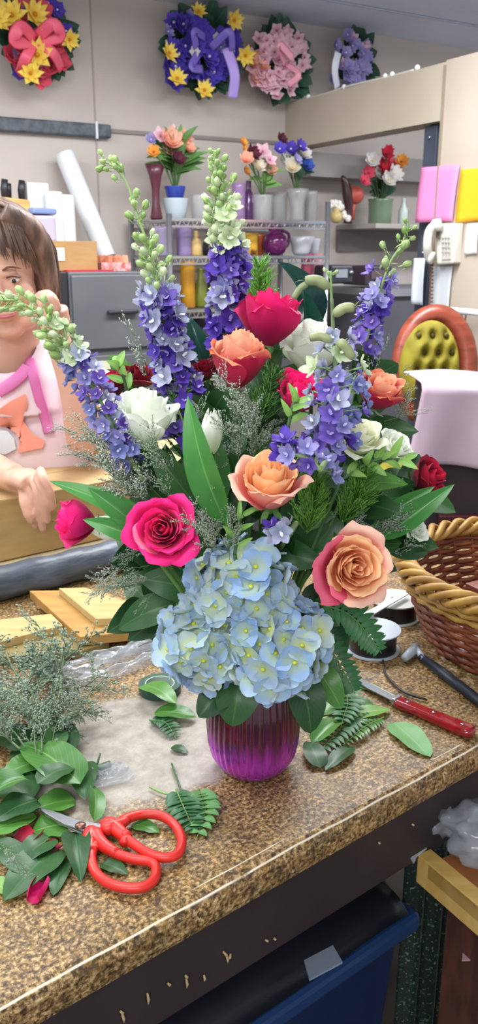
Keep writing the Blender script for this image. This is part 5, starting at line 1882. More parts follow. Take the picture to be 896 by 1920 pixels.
PINK = petalmat('hot_pink_petal', '#c00858', '#ff2c8c', p=(.35, 1.05))
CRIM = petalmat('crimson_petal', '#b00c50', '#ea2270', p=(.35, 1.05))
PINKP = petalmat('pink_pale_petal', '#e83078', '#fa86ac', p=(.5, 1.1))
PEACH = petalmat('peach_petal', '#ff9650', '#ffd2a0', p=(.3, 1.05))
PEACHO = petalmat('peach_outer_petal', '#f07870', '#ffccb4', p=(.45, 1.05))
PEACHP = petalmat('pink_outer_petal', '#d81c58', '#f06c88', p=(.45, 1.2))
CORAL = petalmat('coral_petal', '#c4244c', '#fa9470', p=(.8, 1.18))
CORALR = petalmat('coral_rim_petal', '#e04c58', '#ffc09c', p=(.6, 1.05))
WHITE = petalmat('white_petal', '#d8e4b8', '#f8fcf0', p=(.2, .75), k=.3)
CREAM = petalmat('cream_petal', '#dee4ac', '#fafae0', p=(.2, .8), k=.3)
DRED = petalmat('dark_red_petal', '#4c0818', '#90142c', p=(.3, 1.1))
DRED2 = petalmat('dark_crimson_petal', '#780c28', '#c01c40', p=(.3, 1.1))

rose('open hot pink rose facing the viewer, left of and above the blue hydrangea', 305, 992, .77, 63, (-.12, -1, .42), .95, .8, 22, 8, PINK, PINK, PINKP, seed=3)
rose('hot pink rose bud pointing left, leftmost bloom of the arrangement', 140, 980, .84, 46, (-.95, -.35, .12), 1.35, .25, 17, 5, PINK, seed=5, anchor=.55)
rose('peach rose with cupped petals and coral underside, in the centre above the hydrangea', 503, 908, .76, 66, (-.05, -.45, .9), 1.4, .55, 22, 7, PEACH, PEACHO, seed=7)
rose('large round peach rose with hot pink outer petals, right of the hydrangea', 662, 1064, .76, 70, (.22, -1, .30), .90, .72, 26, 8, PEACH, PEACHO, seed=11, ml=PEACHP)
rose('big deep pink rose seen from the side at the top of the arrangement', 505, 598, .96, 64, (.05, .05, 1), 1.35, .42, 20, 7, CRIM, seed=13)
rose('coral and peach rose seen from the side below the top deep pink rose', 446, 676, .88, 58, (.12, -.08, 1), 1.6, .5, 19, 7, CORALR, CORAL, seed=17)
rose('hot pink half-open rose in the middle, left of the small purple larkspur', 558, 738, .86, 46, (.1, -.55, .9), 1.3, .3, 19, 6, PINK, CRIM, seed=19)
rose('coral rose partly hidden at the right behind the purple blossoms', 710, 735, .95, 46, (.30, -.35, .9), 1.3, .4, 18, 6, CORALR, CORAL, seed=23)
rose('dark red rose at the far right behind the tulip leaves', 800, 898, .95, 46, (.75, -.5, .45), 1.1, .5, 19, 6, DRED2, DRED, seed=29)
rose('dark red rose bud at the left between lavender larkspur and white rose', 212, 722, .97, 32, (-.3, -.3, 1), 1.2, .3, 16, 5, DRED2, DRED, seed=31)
rose('very dark red rose behind the white rose, below the purple larkspur', 262, 708, .99, 32, (.1, -.4, 1), 1.1, .4, 16, 5, DRED, seed=37)
rose('dark wine rose half hidden left of the coral rose', 385, 695, .97, 28, (-.2, -.4, 1), 1.1, .4, 15, 5, DRED, seed=38)
rose('white rose in side view at the left above the tulip leaf', 272, 785, .87, 60, (.15, -.15, 1), 1.5, .5, 19, 6, WHITE, seed=41)
rose('white rose at the top right behind the grey-green pods', 585, 655, .99, 62, (.0, -.2, 1), 1.35, .45, 21, 7, WHITE, seed=43)
rose('cream rose at the right below the blue-violet blossoms', 672, 822, .86, 50, (.1, -.45, .9), 1.1, .7, 19, 7, CREAM, seed=47)
rose('white rose right of the cream rose, with a green stem lying over it', 742, 838, .90, 36, (.5, -.45, .7), 1.1, .7, 16, 6, WHITE, seed=49)
rose('small white round bloom at the right below the tulip leaves', 780, 992, .88, 24, (.5, -.7, .5), 1.0, .8, 18, 6, WHITE, seed=53, name='carnation', cat='flower')


# ------------------------------------------------------------------ white tulips
def tulip(label, px, py, Y, rpx, hpx, face, m, seed):
    ctr = at(px, py, Y); k = m_per_px(ctr); Ro, H = rpx * k, hpx * k
    f = V(face).normalized(); base = ctr - f * H * .5
    t_ = thing('tulip', label, 'tulip', base, basis(f, seed)); Mt = MW[t_.name]
    for j in range(6):
        mb = MB(); a0 = j * PI / 3; rr = Ro * (1 if j % 2 else .93)
        def fn(u, v):
            e = (u - .5) * 2
            g = a0 + e * .72 * math.sin(PI * min(1, .15 + v * .82)) ** .8
            r_ = rr * math.sin(PI * (0.10 + .78 * v)) ** .7 
            return V((r_ * math.cos(g), r_ * math.sin(g), H * v * (1 - .06 * abs(e) ** 2)))
        mb.grid(fn, 8, 10); mb.v = [Mt @ p for p in mb.v]; mb.build('petal', m, t_)
    mb = MB(); stem_to_vase(mb, base, -f, .0032); mb.build('stem', STEM_P, t_)
tulip('closed white tulip behind the big upright leaf in the middle', 397, 808, .84, 21, 86, (.05, -.15, 1), WHITE, 1)
tulip('white tulip lying left behind the green leaf beside the left hot pink bud', 208, 990, .86, 24, 82, (-.8, -.3, .25), WHITE, 2)

# ------------------------------------------------------------------ hydrangeas
HYM = petalmat('hydrangea_petal', '#ccd870', '#a4c0e0', p=(.38, .80), k=.22)
def hymat():
    nt = HYM.node_tree; N, L = nt.nodes, nt.links
    b = N['Principled BSDF']
    src = b.inputs['Base Color'].links[0].from_socket
    oi = N.new('ShaderNodeObjectInfo')
    cr = N.new('ShaderNodeValToRGB'); cr.color_ramp.interpolation = 'LINEAR'
    e = cr.color_ramp.elements; e[0].position = 0; e[0].color = lin('#86aade'); e[1].position = 1; e[1].color = lin('#dfe8b4')
    x = e.new(.35); x.color = lin('#a8c6e8'); x = e.new(.65); x.color = lin('#c4d8e2')
    L.new(oi.outputs['Random'], cr.inputs[0])
    mx = N.new('ShaderNodeMix'); mx.data_type = 'RGBA'; mx.inputs[0].default_value = .5
    L.new(src, mx.inputs[6]); L.new(cr.outputs[0], mx.inputs[7]); L.new(mx.outputs[2], b.inputs['Base Color'])
    for n_ in N:
        if n_.type == 'BSDF_TRANSLUCENT': L.new(mx.outputs[2], n_.inputs[0])
hymat()
HYC = mat('hydrangea_centre', '#c0c83c', .6)
def floret_proto(seed):
    rnd = random.Random(seed); mb = MB()
    for k in range(4):
        a0 = k * PI / 2 + rnd.uniform(-.12, .12); L_ = rnd.uniform(.9, 1.08); cup = rnd.uniform(.10, .55)
        def fn(u, v):
            e = (u - .5) * 2
            w_ = .56 * math.sin(PI * min(1, .08 + v * .80)) ** .55
            if v > .99: w_ *= .75
            x, y = L_ * (v - .10 * abs(e) ** 2 * v), e * w_
            z = cup * v * v + .10 * abs(e) * v - .18 * max(0, v - .6) + .03 * math.sin(e * 5 + seed) * v
            return V((x * math.cos(a0) - y * math.sin(a0), x * math.sin(a0) + y * math.cos(a0), z))
        mb.grid(fn, 6, 6)
    mb.k = 1; mb.ball((0, 0, .05), (.13, .13, .10), 8, 5); mb.tube([(0, 0, 0), (0, .05, -1.0)], .04, 4)
    return proto('floret', mb, [HYM, HYC])
HYP = [floret_proto(s) for s in range(4)]


def hydrangea(label, px, py, Y, rpx, face, n, seed, squash=(1, 1, .95), group=None, fr=.0188):
    random.seed(seed)
    ctr = at(px, py, Y); Rr = rpx * m_per_px(ctr)
    t_ = thing('hydrangea', label, 'hydrangea', ctr)
    f = V(face).normalized()
    cnt = 0; i = 0; N_ = int(n * 1.45)
    for i in range(N_):
        z = 1 - 2 * (i + .5) / N_; g = i * 2.39996
        d = V((math.sqrt(1 - z * z) * math.cos(g), math.sqrt(1 - z * z) * math.sin(g), z))
        if d.dot(f) < -.38: continue
        rr = Rr * random.uniform(.80, 1.02)
        p = ctr + V((d.x * squash[0], d.y * squash[1], d.z * squash[2])) * rr
        nd = (d + V((random.uniform(-.5, .5), random.uniform(-.5, .5), random.uniform(-.5, .5)))).normalized()
        M = Matrix.Translation(p) @ basis(nd, random.random() * 6) @ Matrix.Scale(fr * random.uniform(.82, 1.1), 4)
        place(random.choice(HYP), M, t_, 'floret'); cnt += 1
    mb = MB(); mb.ball(ctr, (Rr * .78 * squash[0], Rr * .78 * squash[1], Rr * .75 * squash[2]), 20, 14)
    for j in range(26):
        z = 1 - 2 * (j + .5) / 26; g = j * 2.4
        d = V((math.sqrt(1 - z * z) * math.cos(g), math.sqrt(1 - z * z) * math.sin(g), z)); mb.tube([ctr, ctr + d * Rr * .85], .0015, 4)
    mb.build('flower_stalks', mat('hydrangea_core', '#6f8248', .8, col2='#a3b06c', scale=60), t_)
    mb = MB(); mb.tube(bez([ctr, ctr.lerp(MOUTH, .5), NECK], 8), .004, 8); mb.build('stem', STEM_G, t_)
    return t_
hydrangea('pale blue hydrangea head, left lobe of the cluster over the vase, with more yellow-green', 385, 1205, .795, 82, (-.2, -1, .3), 54, 1)
hydrangea('pale blue hydrangea head, right lobe of the cluster over the vase', 512, 1205, .785, 98, (.2, -1, .3), 66, 2)
hydrangea('pale blue hydrangea head at the top of the cluster, under the centre peach rose', 452, 1104, .80, 92, (0, -1, .5), 56, 3)

# ------------------------------------------------------------------ larkspur
def lark_blossom(key, base, rim, cen):
    mb = MB()
    for k in range(5):
        a0 = k * 2 * PI / 5
        def fn(u, v):
            e = (u - .5) * 2
            w_ = .42 * math.sin(PI * min(1, .10 + v * .80)) ** .6 * (1 - .3 * max(0, v - .8) * 4)
            x, y = v * (1 - .08 * e * e), e * w_
            z = (.30 + .16 * (k % 3)) * v * v + .09 * math.sin(e * 5 + k) * v
            return V((x * math.cos(a0) - y * math.sin(a0), x * math.sin(a0) + y * math.cos(a0), z))
        mb.grid(fn, 4, 5)
    for k in range(2):                            # small inner petals
        a0 = k * PI + .5
        def fn(u, v):
            e = (u - .5) * 2; x, y = .26 * v, e * .13 * math.sin(PI * min(1, .2 + v * .7)); return V((x * math.cos(a0) - y * math.sin(a0), x * math.sin(a0) + y * math.cos(a0), .12 + .4 * v))
        mb.k = 1; mb.grid(fn, 3, 3)
    mb.k = 0; mb.tube([(0, 0, 0), (.1, 0, -.35), (.35, 0, -.8)], [.12, .08, .02], 5)
    return proto('blossom', mb, [petalmat('lp_' + key, base, rim, p=(.1, .8), k=.3), mat('lc_' + key, cen, .7)])
LKV = lark_blossom('violet', '#382080', '#5f42b4', '#a08cd8')
LKP = lark_blossom('purple', '#4a3296', '#8068c4', '#b8a8e0')
LKL = lark_blossom('lavender', '#6c6cb0', '#a09cd4', '#c8c4e8')
LKS = lark_blossom('slate', '#5058a0', '#868cc4', '#b8bce0')
LKW = lark_blossom('greenwhite', '#a0b878', '#d8e4c0', '#f0f4e0')
LKD = lark_blossom('dusk', '#8088a0', '#b8bcd8', '#e8ecf4')


def bud_proto(c1, c2, nm):
    mb = MB(); mb.ball((0, 0, .55), (.36, .40, .55), 8, 7); mb.tube([(0, 0, -.5), (0, 0, .1)], [.07, .12], 5)
    mb.tube([(0, .2, .6), (0, .5, .1), (0, .55, -.35)], [.12, .08, .02], 5)
    for k in range(3):
        g = k * 2.1; blade(mb, V((0, 0, .1)), V((math.cos(g) * .42, math.sin(g) * .42, 1.05)), .34, V((math.cos(g), math.sin(g), 0)), .15, 0, 2, 4)
    return proto('bud', mb, mat('bud_' + nm, c1, .55, rand=c2, trans=.12))
BG = bud_proto('#8fb062', '#bcd492', 'green')
BW = bud_proto('#a8c080', '#dce8c0', 'pale')


def spike(label, pts, Y, specs, seed, name='larkspur', group=None, stemm=STEM_P, lean=0.0, sr=.0026):
    """pts px from tip to foot; specs: list (s0,s1,n,kind,size,spread) along the path (0 tip,1 foot)"""
    random.seed(seed)
    P_ = []
    for i, q_ in enumerate(pts):
        y_ = Y + lean * (1 - i / (len(pts) - 1)); P_.append(at(q_[0], q_[1], y_))
    C_ = even(bez(P_, 60), 60)
    foot = C_[-1]
    t_ = thing(name, label, 'larkspur' if name == 'larkspur' else name, foot, group=group)
    mb = MB(); mb.tube(C_, [.0010 + (sr - .0010) * i / 60 for i in range(61)], 6)
    stem_to_vase(mb, foot, (C_[-1] - C_[-4]).normalized(), sr)
    gi = 0
    for s0, s1, n, kind, size, spread in specs:
        for k in range(n):
            s_ = (s0 + (s1 - s0) * (k + .5) / n)
            i = min(59, int(s_ * 60)); p = C_[i].lerp(C_[i + 1], s_ * 60 - i)
            ax = (C_[max(0, i - 1)] - C_[min(60, i + 2)]).normalized()
            gi += 1; g = gi * 2.39996 + random.uniform(-.3, .3)
            o_ = ax.orthogonal().normalized(); o_ = Quaternion(ax, g) @ o_
            sp_r = spread * random.uniform(.35, 1.15)
            q_ = p + o_ * sp_r
            mb.tube([p - ax * sp_r * .25, q_ - o_ * size * .3], .0007, 4)
            pr = random.choice(kind)
            isbud = pr.name == 'bud'
            dr = (o_ + ax * (1.1 if isbud else .45) + V((random.uniform(-.5, .5), random.uniform(-.6, .2), random.uniform(-.4, .5)))).normalized()
            M = Matrix.Translation(q_) @ basis(dr, random.random() * 6) @ Matrix.Scale(size * random.uniform(.70, 1.15), 4)
            place(pr, M, t_, 'bud' if isbud else 'blossom')
    mb.build('stem', stemm, t_)
    return t_


spike('tall larkspur leaning left with curved green tip, second spire from the left', [(186, 300), (212, 312), (238, 345), (258, 405), (285, 485), (305, 580), (330, 700), (355, 800)], .93,
      ((.0, .10, 9, [BG], .0080, .006), (.17, .27, 7, [BG], .0095, .009), (.30, .50, 26, [BG, BW, BW], .0105, .0125), (.48, .60, 16, [LKL, LKP, LKD], .0125, .017), (.54, .90, 60, [LKV, LKP, LKV, LKD], .0122, .019)), 1)
spike('tall dense larkspur at the top centre with pale green buds above purple blossoms', [(402, 285), (410, 350), (420, 450), (428, 540), (425, 640), (430, 740)], .99,
      ((.0, .12, 14, [BG], .0080, .0055), (.10, .36, 40, [BG, BW], .0095, .0125), (.20, .38, 26, [LKW, BW], .0120, .018), (.36, .62, 36, [LKV, LKP, LKV, LKL], .0122, .018), (.52, .64, 12, [LKD, LKW], .013, .018), (.66, .82, 16, [LKV], .0140, .019)), 2)
spike('larkspur at the right with few green buds above pale violet blossoms', [(768, 418), (752, 460), (728, 500), (700, 590), (676, 680), (655, 770)], .99,
      ((.0, .10, 6, [BG], .0075, .006), (.12, .28, 7, [BG, BW], .0105, .013), (.26, .52, 11, [LKL, LKP, LKD], .0100, .017), (.38, .72, 20, [LKP, LKV, LKL], .0115, .017)), 3)
spike('larkspur arching far left in front of the person, green tip above lavender-blue blossoms', [(-20, 560), (40, 568), (90, 605), (135, 665), (185, 745), (225, 830), (270, 900)], .86,
      ((.0, .28, 30, [BG, BW], .0090, .0115), (.24, .42, 24, [BG, BW, LKW], .0105, .0130), (.40, .92, 56, [LKL, LKS, LKD, LKP], .0098, .0155)), 4)
spike('grey-green podded larkspur right of centre with blue-violet blossoms at its foot', [(620, 508), (622, 570), (625, 640), (630, 720), (620, 800), (590, 870)], .80,
      ((.0, .03, 3, [BW], .006, .004), (.30, .50, 7, [LKD, LKW], .0115, .022), (.48, .82, 22, [LKL, LKS, LKD, LKP], .0110, .026), (.80, 1.0, 12, [LKP, LKL, LKV], .0120, .026)), 5)
spike('short purple larkspur lying over the centre peach rose', [(520, 835), (545, 850), (575, 860), (600, 880)], .735,
      ((.0, .9, 9, [LKP, LKV, LKL], .0120, .010),), 6)
spike('small spent purple blossom under the centre peach rose', [(500, 990), (518, 994), (540, 1002)], .735,
      ((.1, .9, 4, [LKV, LKD], .0100, .007),), 8)
spike('violet larkspur side shoot just left of the coral rose', [(335, 770), (345, 800), (352, 850)], .90, ((.0, .8, 8, [LKV, LKP], .0120, .015),), 9)
spike('blue-violet larkspur side shoot right of the podded one', [(668, 700), (655, 740), (640, 790), (625, 830)], .84, ((.0, .9, 10, [LKL, LKS, LKD], .0120, .020),), 10)

# grey-green seed pods on stalks (tubular)
def pods(label, stalk, podl, Y, seed):
    C_ = [at(x, y, Y) for x, y in stalk]
    t_ = thing('seed_pod_stem', label, 'pod stem', C_[-1])
    mb = MB(); mb.tube(bez(C_, 16), .0016, 6); mb.build('stem', mat('pod_stem', '#75835c', .6), t_)
    for (x0, y0, x1, y1, r_) in podl:
        a_, b_ = at(x0, y0, Y - .01), at(x1, y1, Y - .01)
        m_ = a_.lerp(b_, .5) + UP * .003
        mb = MB(); mb.tube(bez([a_, m_, b_], 10), [r_ * k for k in (.35, .8, 1, 1.05, 1.05, 1, 1, .98, .95, .9, .75)], 10)
        for k in range(3): g = k * 2.1; blade(mb, b_, b_ + (b_ - a_).normalized() * r_ * 1.6 + V((math.cos(g), 0, math.sin(g))) * r_ * .9, r_ * .9, UP, .1, 0, 2, 4)
        mb.build('pod', mat('pod_green', '#a3a878', .5, col2='#7f8a60', scale=40), t_)
pods('stalk of grey-green tubular pods rising above the white rose at the right', [(622, 560), (626, 640), (628, 700)],
     ((618, 540, 572, 526, .0048), (578, 532, 550, 560, .003), (624, 592, 664, 577, .0046), (632, 640, 662, 672, .0045), (622, 640, 580, 634, .0040)), .80, 1)


# ------------------------------------------------------------------ limonium (fine misty filler)
def lim_proto(seed, dens=1.0, spreadk=1.0):
    rnd = random.Random(seed)
    st, fl_ = MB(), MB()
    def tip(p, d):
        for j in range(rnd.choice((1, 2, 3))):
            q = p + V((rnd.uniform(-.016, .016), rnd.uniform(-.016, .016), rnd.uniform(-.010, .020)))
            dd = (d + V((rnd.uniform(-.6, .6), rnd.uniform(-.6, .6), rnd.uniform(-.2, .6)))).normalized()
            r_ = rnd.uniform(.013, .020)
            o_ = dd.orthogonal().normalized(); o2 = dd.cross(o_)
            fl_.add([q - dd * r_ * .8, q + o_ * r_ * .55 + dd * r_ * .6, q + (o2 * .87 - o_ * .5) * r_ * .55 + dd * r_ * .7, q + (-o2 * .87 - o_ * .5) * r_ * .55 + dd * r_ * .6, q + dd * r_ * .9],
                    [(0, 1, 2), (0, 2, 3), (0, 3, 1), (1, 4, 2), (2, 4, 3), (3, 4, 1)])
    def branch(p, d, L_, lvl, r_):
        n_ = 4; pts = [p]; dd = d.copy()
        for i in range(n_):
            dd = (dd + V((rnd.uniform(-.14, .14), rnd.uniform(-.14, .14), rnd.uniform(-.05, .13)))).normalized()
            pts.append(pts[-1] + dd * L_ / n_)
        st.tube(pts, [r_ * (1 - .12 * i) for i in range(n_ + 1)], 3)
        if lvl == 0:
            for i in range(1, n_ + 1):
                tip(pts[i], dd)
            return
        for i in range(1, n_ + 1):
            for s_ in range(3 if dens > .7 else 2):
                if rnd.random() > .85 * dens: continue
                o_ = dd.orthogonal().normalized(); o_ = Quaternion(dd, rnd.uniform(0, 6.28)) @ o_
                branch(pts[i], (dd + o_ * rnd.uniform(.5, 1.0) * spreadk).normalized(), L_ * rnd.uniform(.36, .60), lvl - 1, r_ * .6)
    branch(V((0, 0, 0)), V((0, 0, 1)), .66, 2, .0105)
    return (proto('stem', st, mat('limonium_stem', '#5f7352', .6)), proto('florets', fl_, mat('limonium_floret', '#98a890', .7, rand='#bcc2b8', spec=.2)))
LIMC = mat('limonium_cut', '#7c8e7c', .7, rand='#9aa898', spec=.2)
LIM = [lim_proto(100), lim_proto(101), lim_proto(102, .8), lim_proto(103, .55, .8)]


def sprig(label, px, py, tx, ty, Y, dY=0.0, k=0, fat=1.0, name='limonium_sprig', group=None):
    a_, b_ = at(px, py, Y), at(tx, ty, Y + dY)
    L_ = (b_ - a_).length
    M3 = basis(b_ - a_, random.random() * 6)
    t_ = thing(name, label, 'filler flower', a_, M3, group=group)
    M = Matrix.Translation(a_) @ M3 @ Matrix.Diagonal((L_ * fat, L_ * fat, L_, 1))
    s_, f_ = LIM[k]
    place(s_, M, t_, 'stem'); q_ = place(f_, M, t_, 'florets')
    return t_


random.seed(9)
LBL = 'misty grey-green limonium sprig '
for lab, a in (
    ('reaching up left against the grey cabinet', (290, 720, 195, 545, 1.0, .02, 3, .55)),
    ('second one against the grey cabinet, nearer the purple spire', (285, 740, 232, 600, .98, .0, 3, .55)),
    ('curving over the left edge beside the pink top', (250, 860, 110, 790, .93, 0, 0, .55)),
    ('below the lavender larkspur at the left', (270, 920, 140, 830, .90, 0, 1, .6)),
    ('under the white rose at the left', (300, 950, 190, 850, .88, 0, 0, .8)),
    ('between the white rose and the left tulip leaves', (320, 990, 215, 890, .86, 0, 2, .8)),
    ('against the right side of the left white rose', (330, 900, 300, 800, .83, -.01, 3, .7)),
    ('in front of the coral rose', (440, 800, 410, 680, .82, 0, 2, .75)),
    ('in front of the coral rose, right side', (450, 820, 470, 690, .83, 0, 3, .75)),
    ('in the middle below the coral rose', (450, 880, 430, 760, .83, 0, 0, .9)),
    ('in the middle left of the half-open pink rose', (470, 880, 490, 770, .84, 0, 1, .85)),
    ('deep in the middle above the centre peach rose', (480, 860, 520, 790, .87, 0, 0, .9)),
    ('right of the left hot pink rose', (400, 1050, 375, 920, .79, 0, 0, .75)),
    ('left of the centre peach rose', (410, 1020, 412, 915, .79, 0, 1, .7)),
    ('over the top of the left hydrangea lobe', (400, 1060, 400, 970, .80, 0, 2, .8)),
    ('under the left hot pink rose', (300, 1080, 200, 1110, .80, 0, 1, .75)),
    ('hanging below the left bud towards the wooden block', (280, 1060, 175, 1075, .80, -.02, 2, .75)),
    ('hanging over the honey-coloured board', (290, 1110, 235, 1165, .79, -.02, 3, .8)),
    ('behind the left hot pink bud and rose', (290, 1020, 215, 1050, .84, 0, 0, .7)),
    ('reaching right over the yellow chair', (690, 760, 795, 650, .97, 0, 3, .55)),
    ('rising beside the right larkspur in front of the dark post', (680, 740, 745, 590, .98, 0, 3, .5)),
    ('pointing right over the pink cloth', (720, 790, 845, 750, .95, 0, 3, .55)),
    ('dense tuft right of the right coral rose', (735, 800, 775, 730, .95, 0, 1, .9)),
    ('low at the right below the tulip leaves', (690, 1010, 760, 960, .86, 0, 0, .85)),
    ('behind the top of the round peach rose', (640, 1010, 690, 960, .84, 0, 1, .8)),
    ('right of the round peach rose', (720, 1040, 790, 1010, .86, 0, 2, .8)),
    ('between the cream rose and the round peach rose', (620, 990, 650, 920, .85, 0, 2, .8)),
    ('behind the podded larkspur at the right', (640, 760, 650, 660, .93, 0, 3, .7)),
    ('beside the right larkspur, lower one', (675, 760, 705, 640, .96, 0, 3, .6)),
    ('low in front of the left white rose', (330, 900, 250, 800, .80, 0, 0, .8)),
    ('filling under the lavender larkspur, inner side', (310, 940, 185, 800, .87, 0, 0, .85)),
    ('left of the left white rose at the lower side', (300, 960, 170, 860, .84, 0, 1, .85)),
    ('directly above the left hot pink rose', (350, 960, 290, 885, .82, 0, 2, .9)),
    ('in the middle between the broad leaf and the half-open pink rose', (480, 850, 455, 720, .80, 0, 1, .9)),
    ('low in the middle, over the dark leaves left of centre', (430, 920, 395, 800, .86, 0, 0, .9)),
    ('over the right shoulder of the left hot pink rose', (420, 1040, 350, 960, .76, 0, 1, .8)),
    ('just left of the centre peach rose, low', (430, 1050, 440, 950, .765, 0, 0, .7)),
    ('at the right above the small white bloom', (700, 1000, 775, 965, .85, 0, 1, .9)),
    ('right of the cream rose over the dark red rose', (700, 940, 745, 890, .87, 0, 2, .7)),
    ('below the left hot pink bud, outer tip', (260, 1070, 165, 1125, .82, -.01, 1, .8)),
    ('between the first purple spire and the coral rose', (380, 840, 372, 740, .88, 0, 2, .8)),
):
    sprig(LBL + lab, *a)


# ------------------------------------------------------------------ leaves of the arrangement
def leaf_thing(label, pts, Y, widpx, m, nrm=(0, -1, .5), bend=.08, fold=.15, dY=0, name='leaf', cat='leaf', shape=1.0, blunt=0, wave=0.0, stem=True):
    a_, b_ = at(*pts[0], Y), at(*pts[1], Y + dY)
    k = m_per_px(a_)
    t_ = thing(name, label, cat, a_)
    mb = MB(); blade(mb, a_, b_, widpx * k, V(nrm), bend, fold, 8, 16, shape, blunt, wave); mb.build('blade', m, t_)
    if stem:
        mb = MB(); mb.tube(bez([a_, a_.lerp(NECK, .35), NECK], 10), .0022, 6); mb.build('stalk', STEM_G, t_)
    return t_
TL = 'tulip_leaf'
leaf_thing('broad upright green tulip leaf in the middle, left of the white tulip', [(425, 985), (352, 742)], .79, 64, LEAF_T, (-.35, -1, .1), .10, .22, 0, TL)
leaf_thing('second upright tulip leaf behind the broad one, darker', [(400, 960), (398, 800)], .85, 52, LEAF_TD, (.5, -1, 0), .08, .2, 0, TL)
leaf_thing('dark leaf leaning left behind the broad upright leaf', [(380, 960), (280, 830)], .86, 62, LEAF_D, (-.2, -1, .3), .08, .15, 0, TL)
leaf_thing('long green leaf above the left hot pink bud, pointing left', [(290, 985), (92, 902)], .84, 40, LEAF_T, (-.2, -.8, .8), .08, .2, 0, TL)
leaf_thing('green leaf between the left bud and the hot pink rose, upper', [(275, 1000), (165, 915)], .80, 44, LEAF_TD, (.1, -1, .5), .08, .25, 0, TL)
leaf_thing('green leaf between the left bud and the hot pink rose, lower', [(270, 1015), (155, 974)], .79, 38, LEAF_T, (-.1, -1, .7), .10, .25, 0, TL)
leaf_thing('long tulip leaf at the far right in front of the dark red rose', [(715, 1010), (852, 908)], .86, 44, LEAF_T, (.1, -1, .6), .05, .25, 0, TL)
leaf_thing('narrower tulip leaf at the right behind the long one', [(700, 985), (815, 912)], .88, 34, LEAF_TD, (-.1, -1, .6), .06, .25, 0, TL)
leaf_thing('pointed green leaf at the right under the cream rose', [(650, 915), (765, 908)], .87, 48, LEAF_M, (.1, -.8, .9), .1, .2, 0, 'rose_leaf')
leaf_thing('glossy dark folded leaf at the top right behind the deep pink rose', [(560, 640), (520, 490)], 1.06, 78, LEAF_A, (.9, -.8, .4), .22, .35, 0, 'aspidistra_leaf', 'leaf', .9, .6)
leaf_thing('glossy dark round leaf between the top deep pink rose and the pods', [(600, 680), (568, 545)], 1.04, 74, LEAF_A, (-.4, -1, .2), .15, .2, 0, 'aspidistra_leaf', 'leaf', .9, .6)
leaf_thing('glossy dark leaf behind the first purple spire, right side', [(385, 720), (352, 590)], 1.03, 48, LEAF_A, (.3, -1, .2), .1, .2, 0, 'aspidistra_leaf')
leaf_thing('round green leaf above the dark red bud at the left', [(250, 730), (205, 665)], 1.0, 44, LEAF_M, (0, -.8, .8), .1, .1, 0, 'rose_leaf', 'leaf', .9, .5)
leaf_thing('dark leaf under the hydrangea left of the vase', [(420, 1290), (372, 1345)], .80, 62, LEAF_D, (-.3, -1, .3), .12, .1, -.02, 'hydrangea_leaf', 'leaf', .8, .6)
leaf_thing('large dark leaf under the hydrangea hanging over the vase rim', [(450, 1270), (435, 1362)], .80, 84, LEAF_D, (0, -1, .4), .12, .12, -.02, 'hydrangea_leaf', 'leaf', .8, .6)
leaf_thing('large dark leaf under the hydrangea right of the vase', [(560, 1270), (582, 1375)], .82, 76, LEAF_D, (.35, -1, .3), .14, .12, -.02, 'hydrangea_leaf', 'leaf', .8, .6)
leaf_thing('green leaf right of the hydrangea, pointing down to the counter', [(590, 1250), (640, 1330)], .84, 54, LEAF_M, (.3, -1, .4), .14, .12, -.02, 'hydrangea_leaf', 'leaf', .8, .6)
leaf_thing('dark leaf reaching left over the honey-coloured board', [(330, 1130), (222, 1180)], .84, 66, LEAF_D, (-.2, -.8, .8), .1, .1, 0, 'rose_leaf', 'leaf', .9, .4)
leaf_thing('dark leaf between the hot pink rose and the hydrangea', [(370, 1110), (262, 1085)], .85, 70, LEAF_D, (-.2, -.8, .8), .1, .1, 0, 'rose_leaf', 'leaf', .9, .4)
leaf_thing('broad deep green leaf right of the hydrangea behind the round peach rose', [(560, 1060), (640, 960)], .88, 84, LEAF_D, (.2, -1, .4), .1, .1, 0, 'rose_leaf', 'leaf', .9, .4)


# leafy dark branches filling the inside
def branch_thing(label, px, py, Y, tx, ty, dY, n, wid, m, seed, lenk=1.0, group=None):
    rnd = random.Random(seed)
    a_, b_ = at(px, py, Y), at(tx, ty, Y + dY)
    t_ = thing('leafy_branch', label, 'foliage', a_, group=group)
    C_ = bez([a_, a_.lerp(b_, .5) + V((0, 0, .01)), b_], 20)
    mb = MB(); mb.tube(C_, .0018, 5); mb.tube(bez([a_, a_.lerp(NECK, .5), NECK], 8), .002, 5); mb.build('stem', STEM_D, t_)
    ax = (b_ - a_).normalized()
    for i in range(n):
        p = C_[2 + int(17 * i / max(1, n - 1))]
        g = i * 2.4 + rnd.uniform(-.4, .4)
        o_ = Quaternion(ax, g) @ ax.orthogonal().normalized()
        d = (o_ + ax * .8 + V((0, -.2, 0))).normalized()
        L_ = wid * rnd.uniform(1.4, 1.9) * lenk
        mb = MB(); blade(mb, p, p + d * L_, wid * rnd.uniform(.85, 1.15), (UP * .6 + V((0, -1, 0)) + o_ * .3), rnd.uniform(.05, .18), .12, 4, 9, .9, .3); mb.build('leaf', m, t_)
    return t_


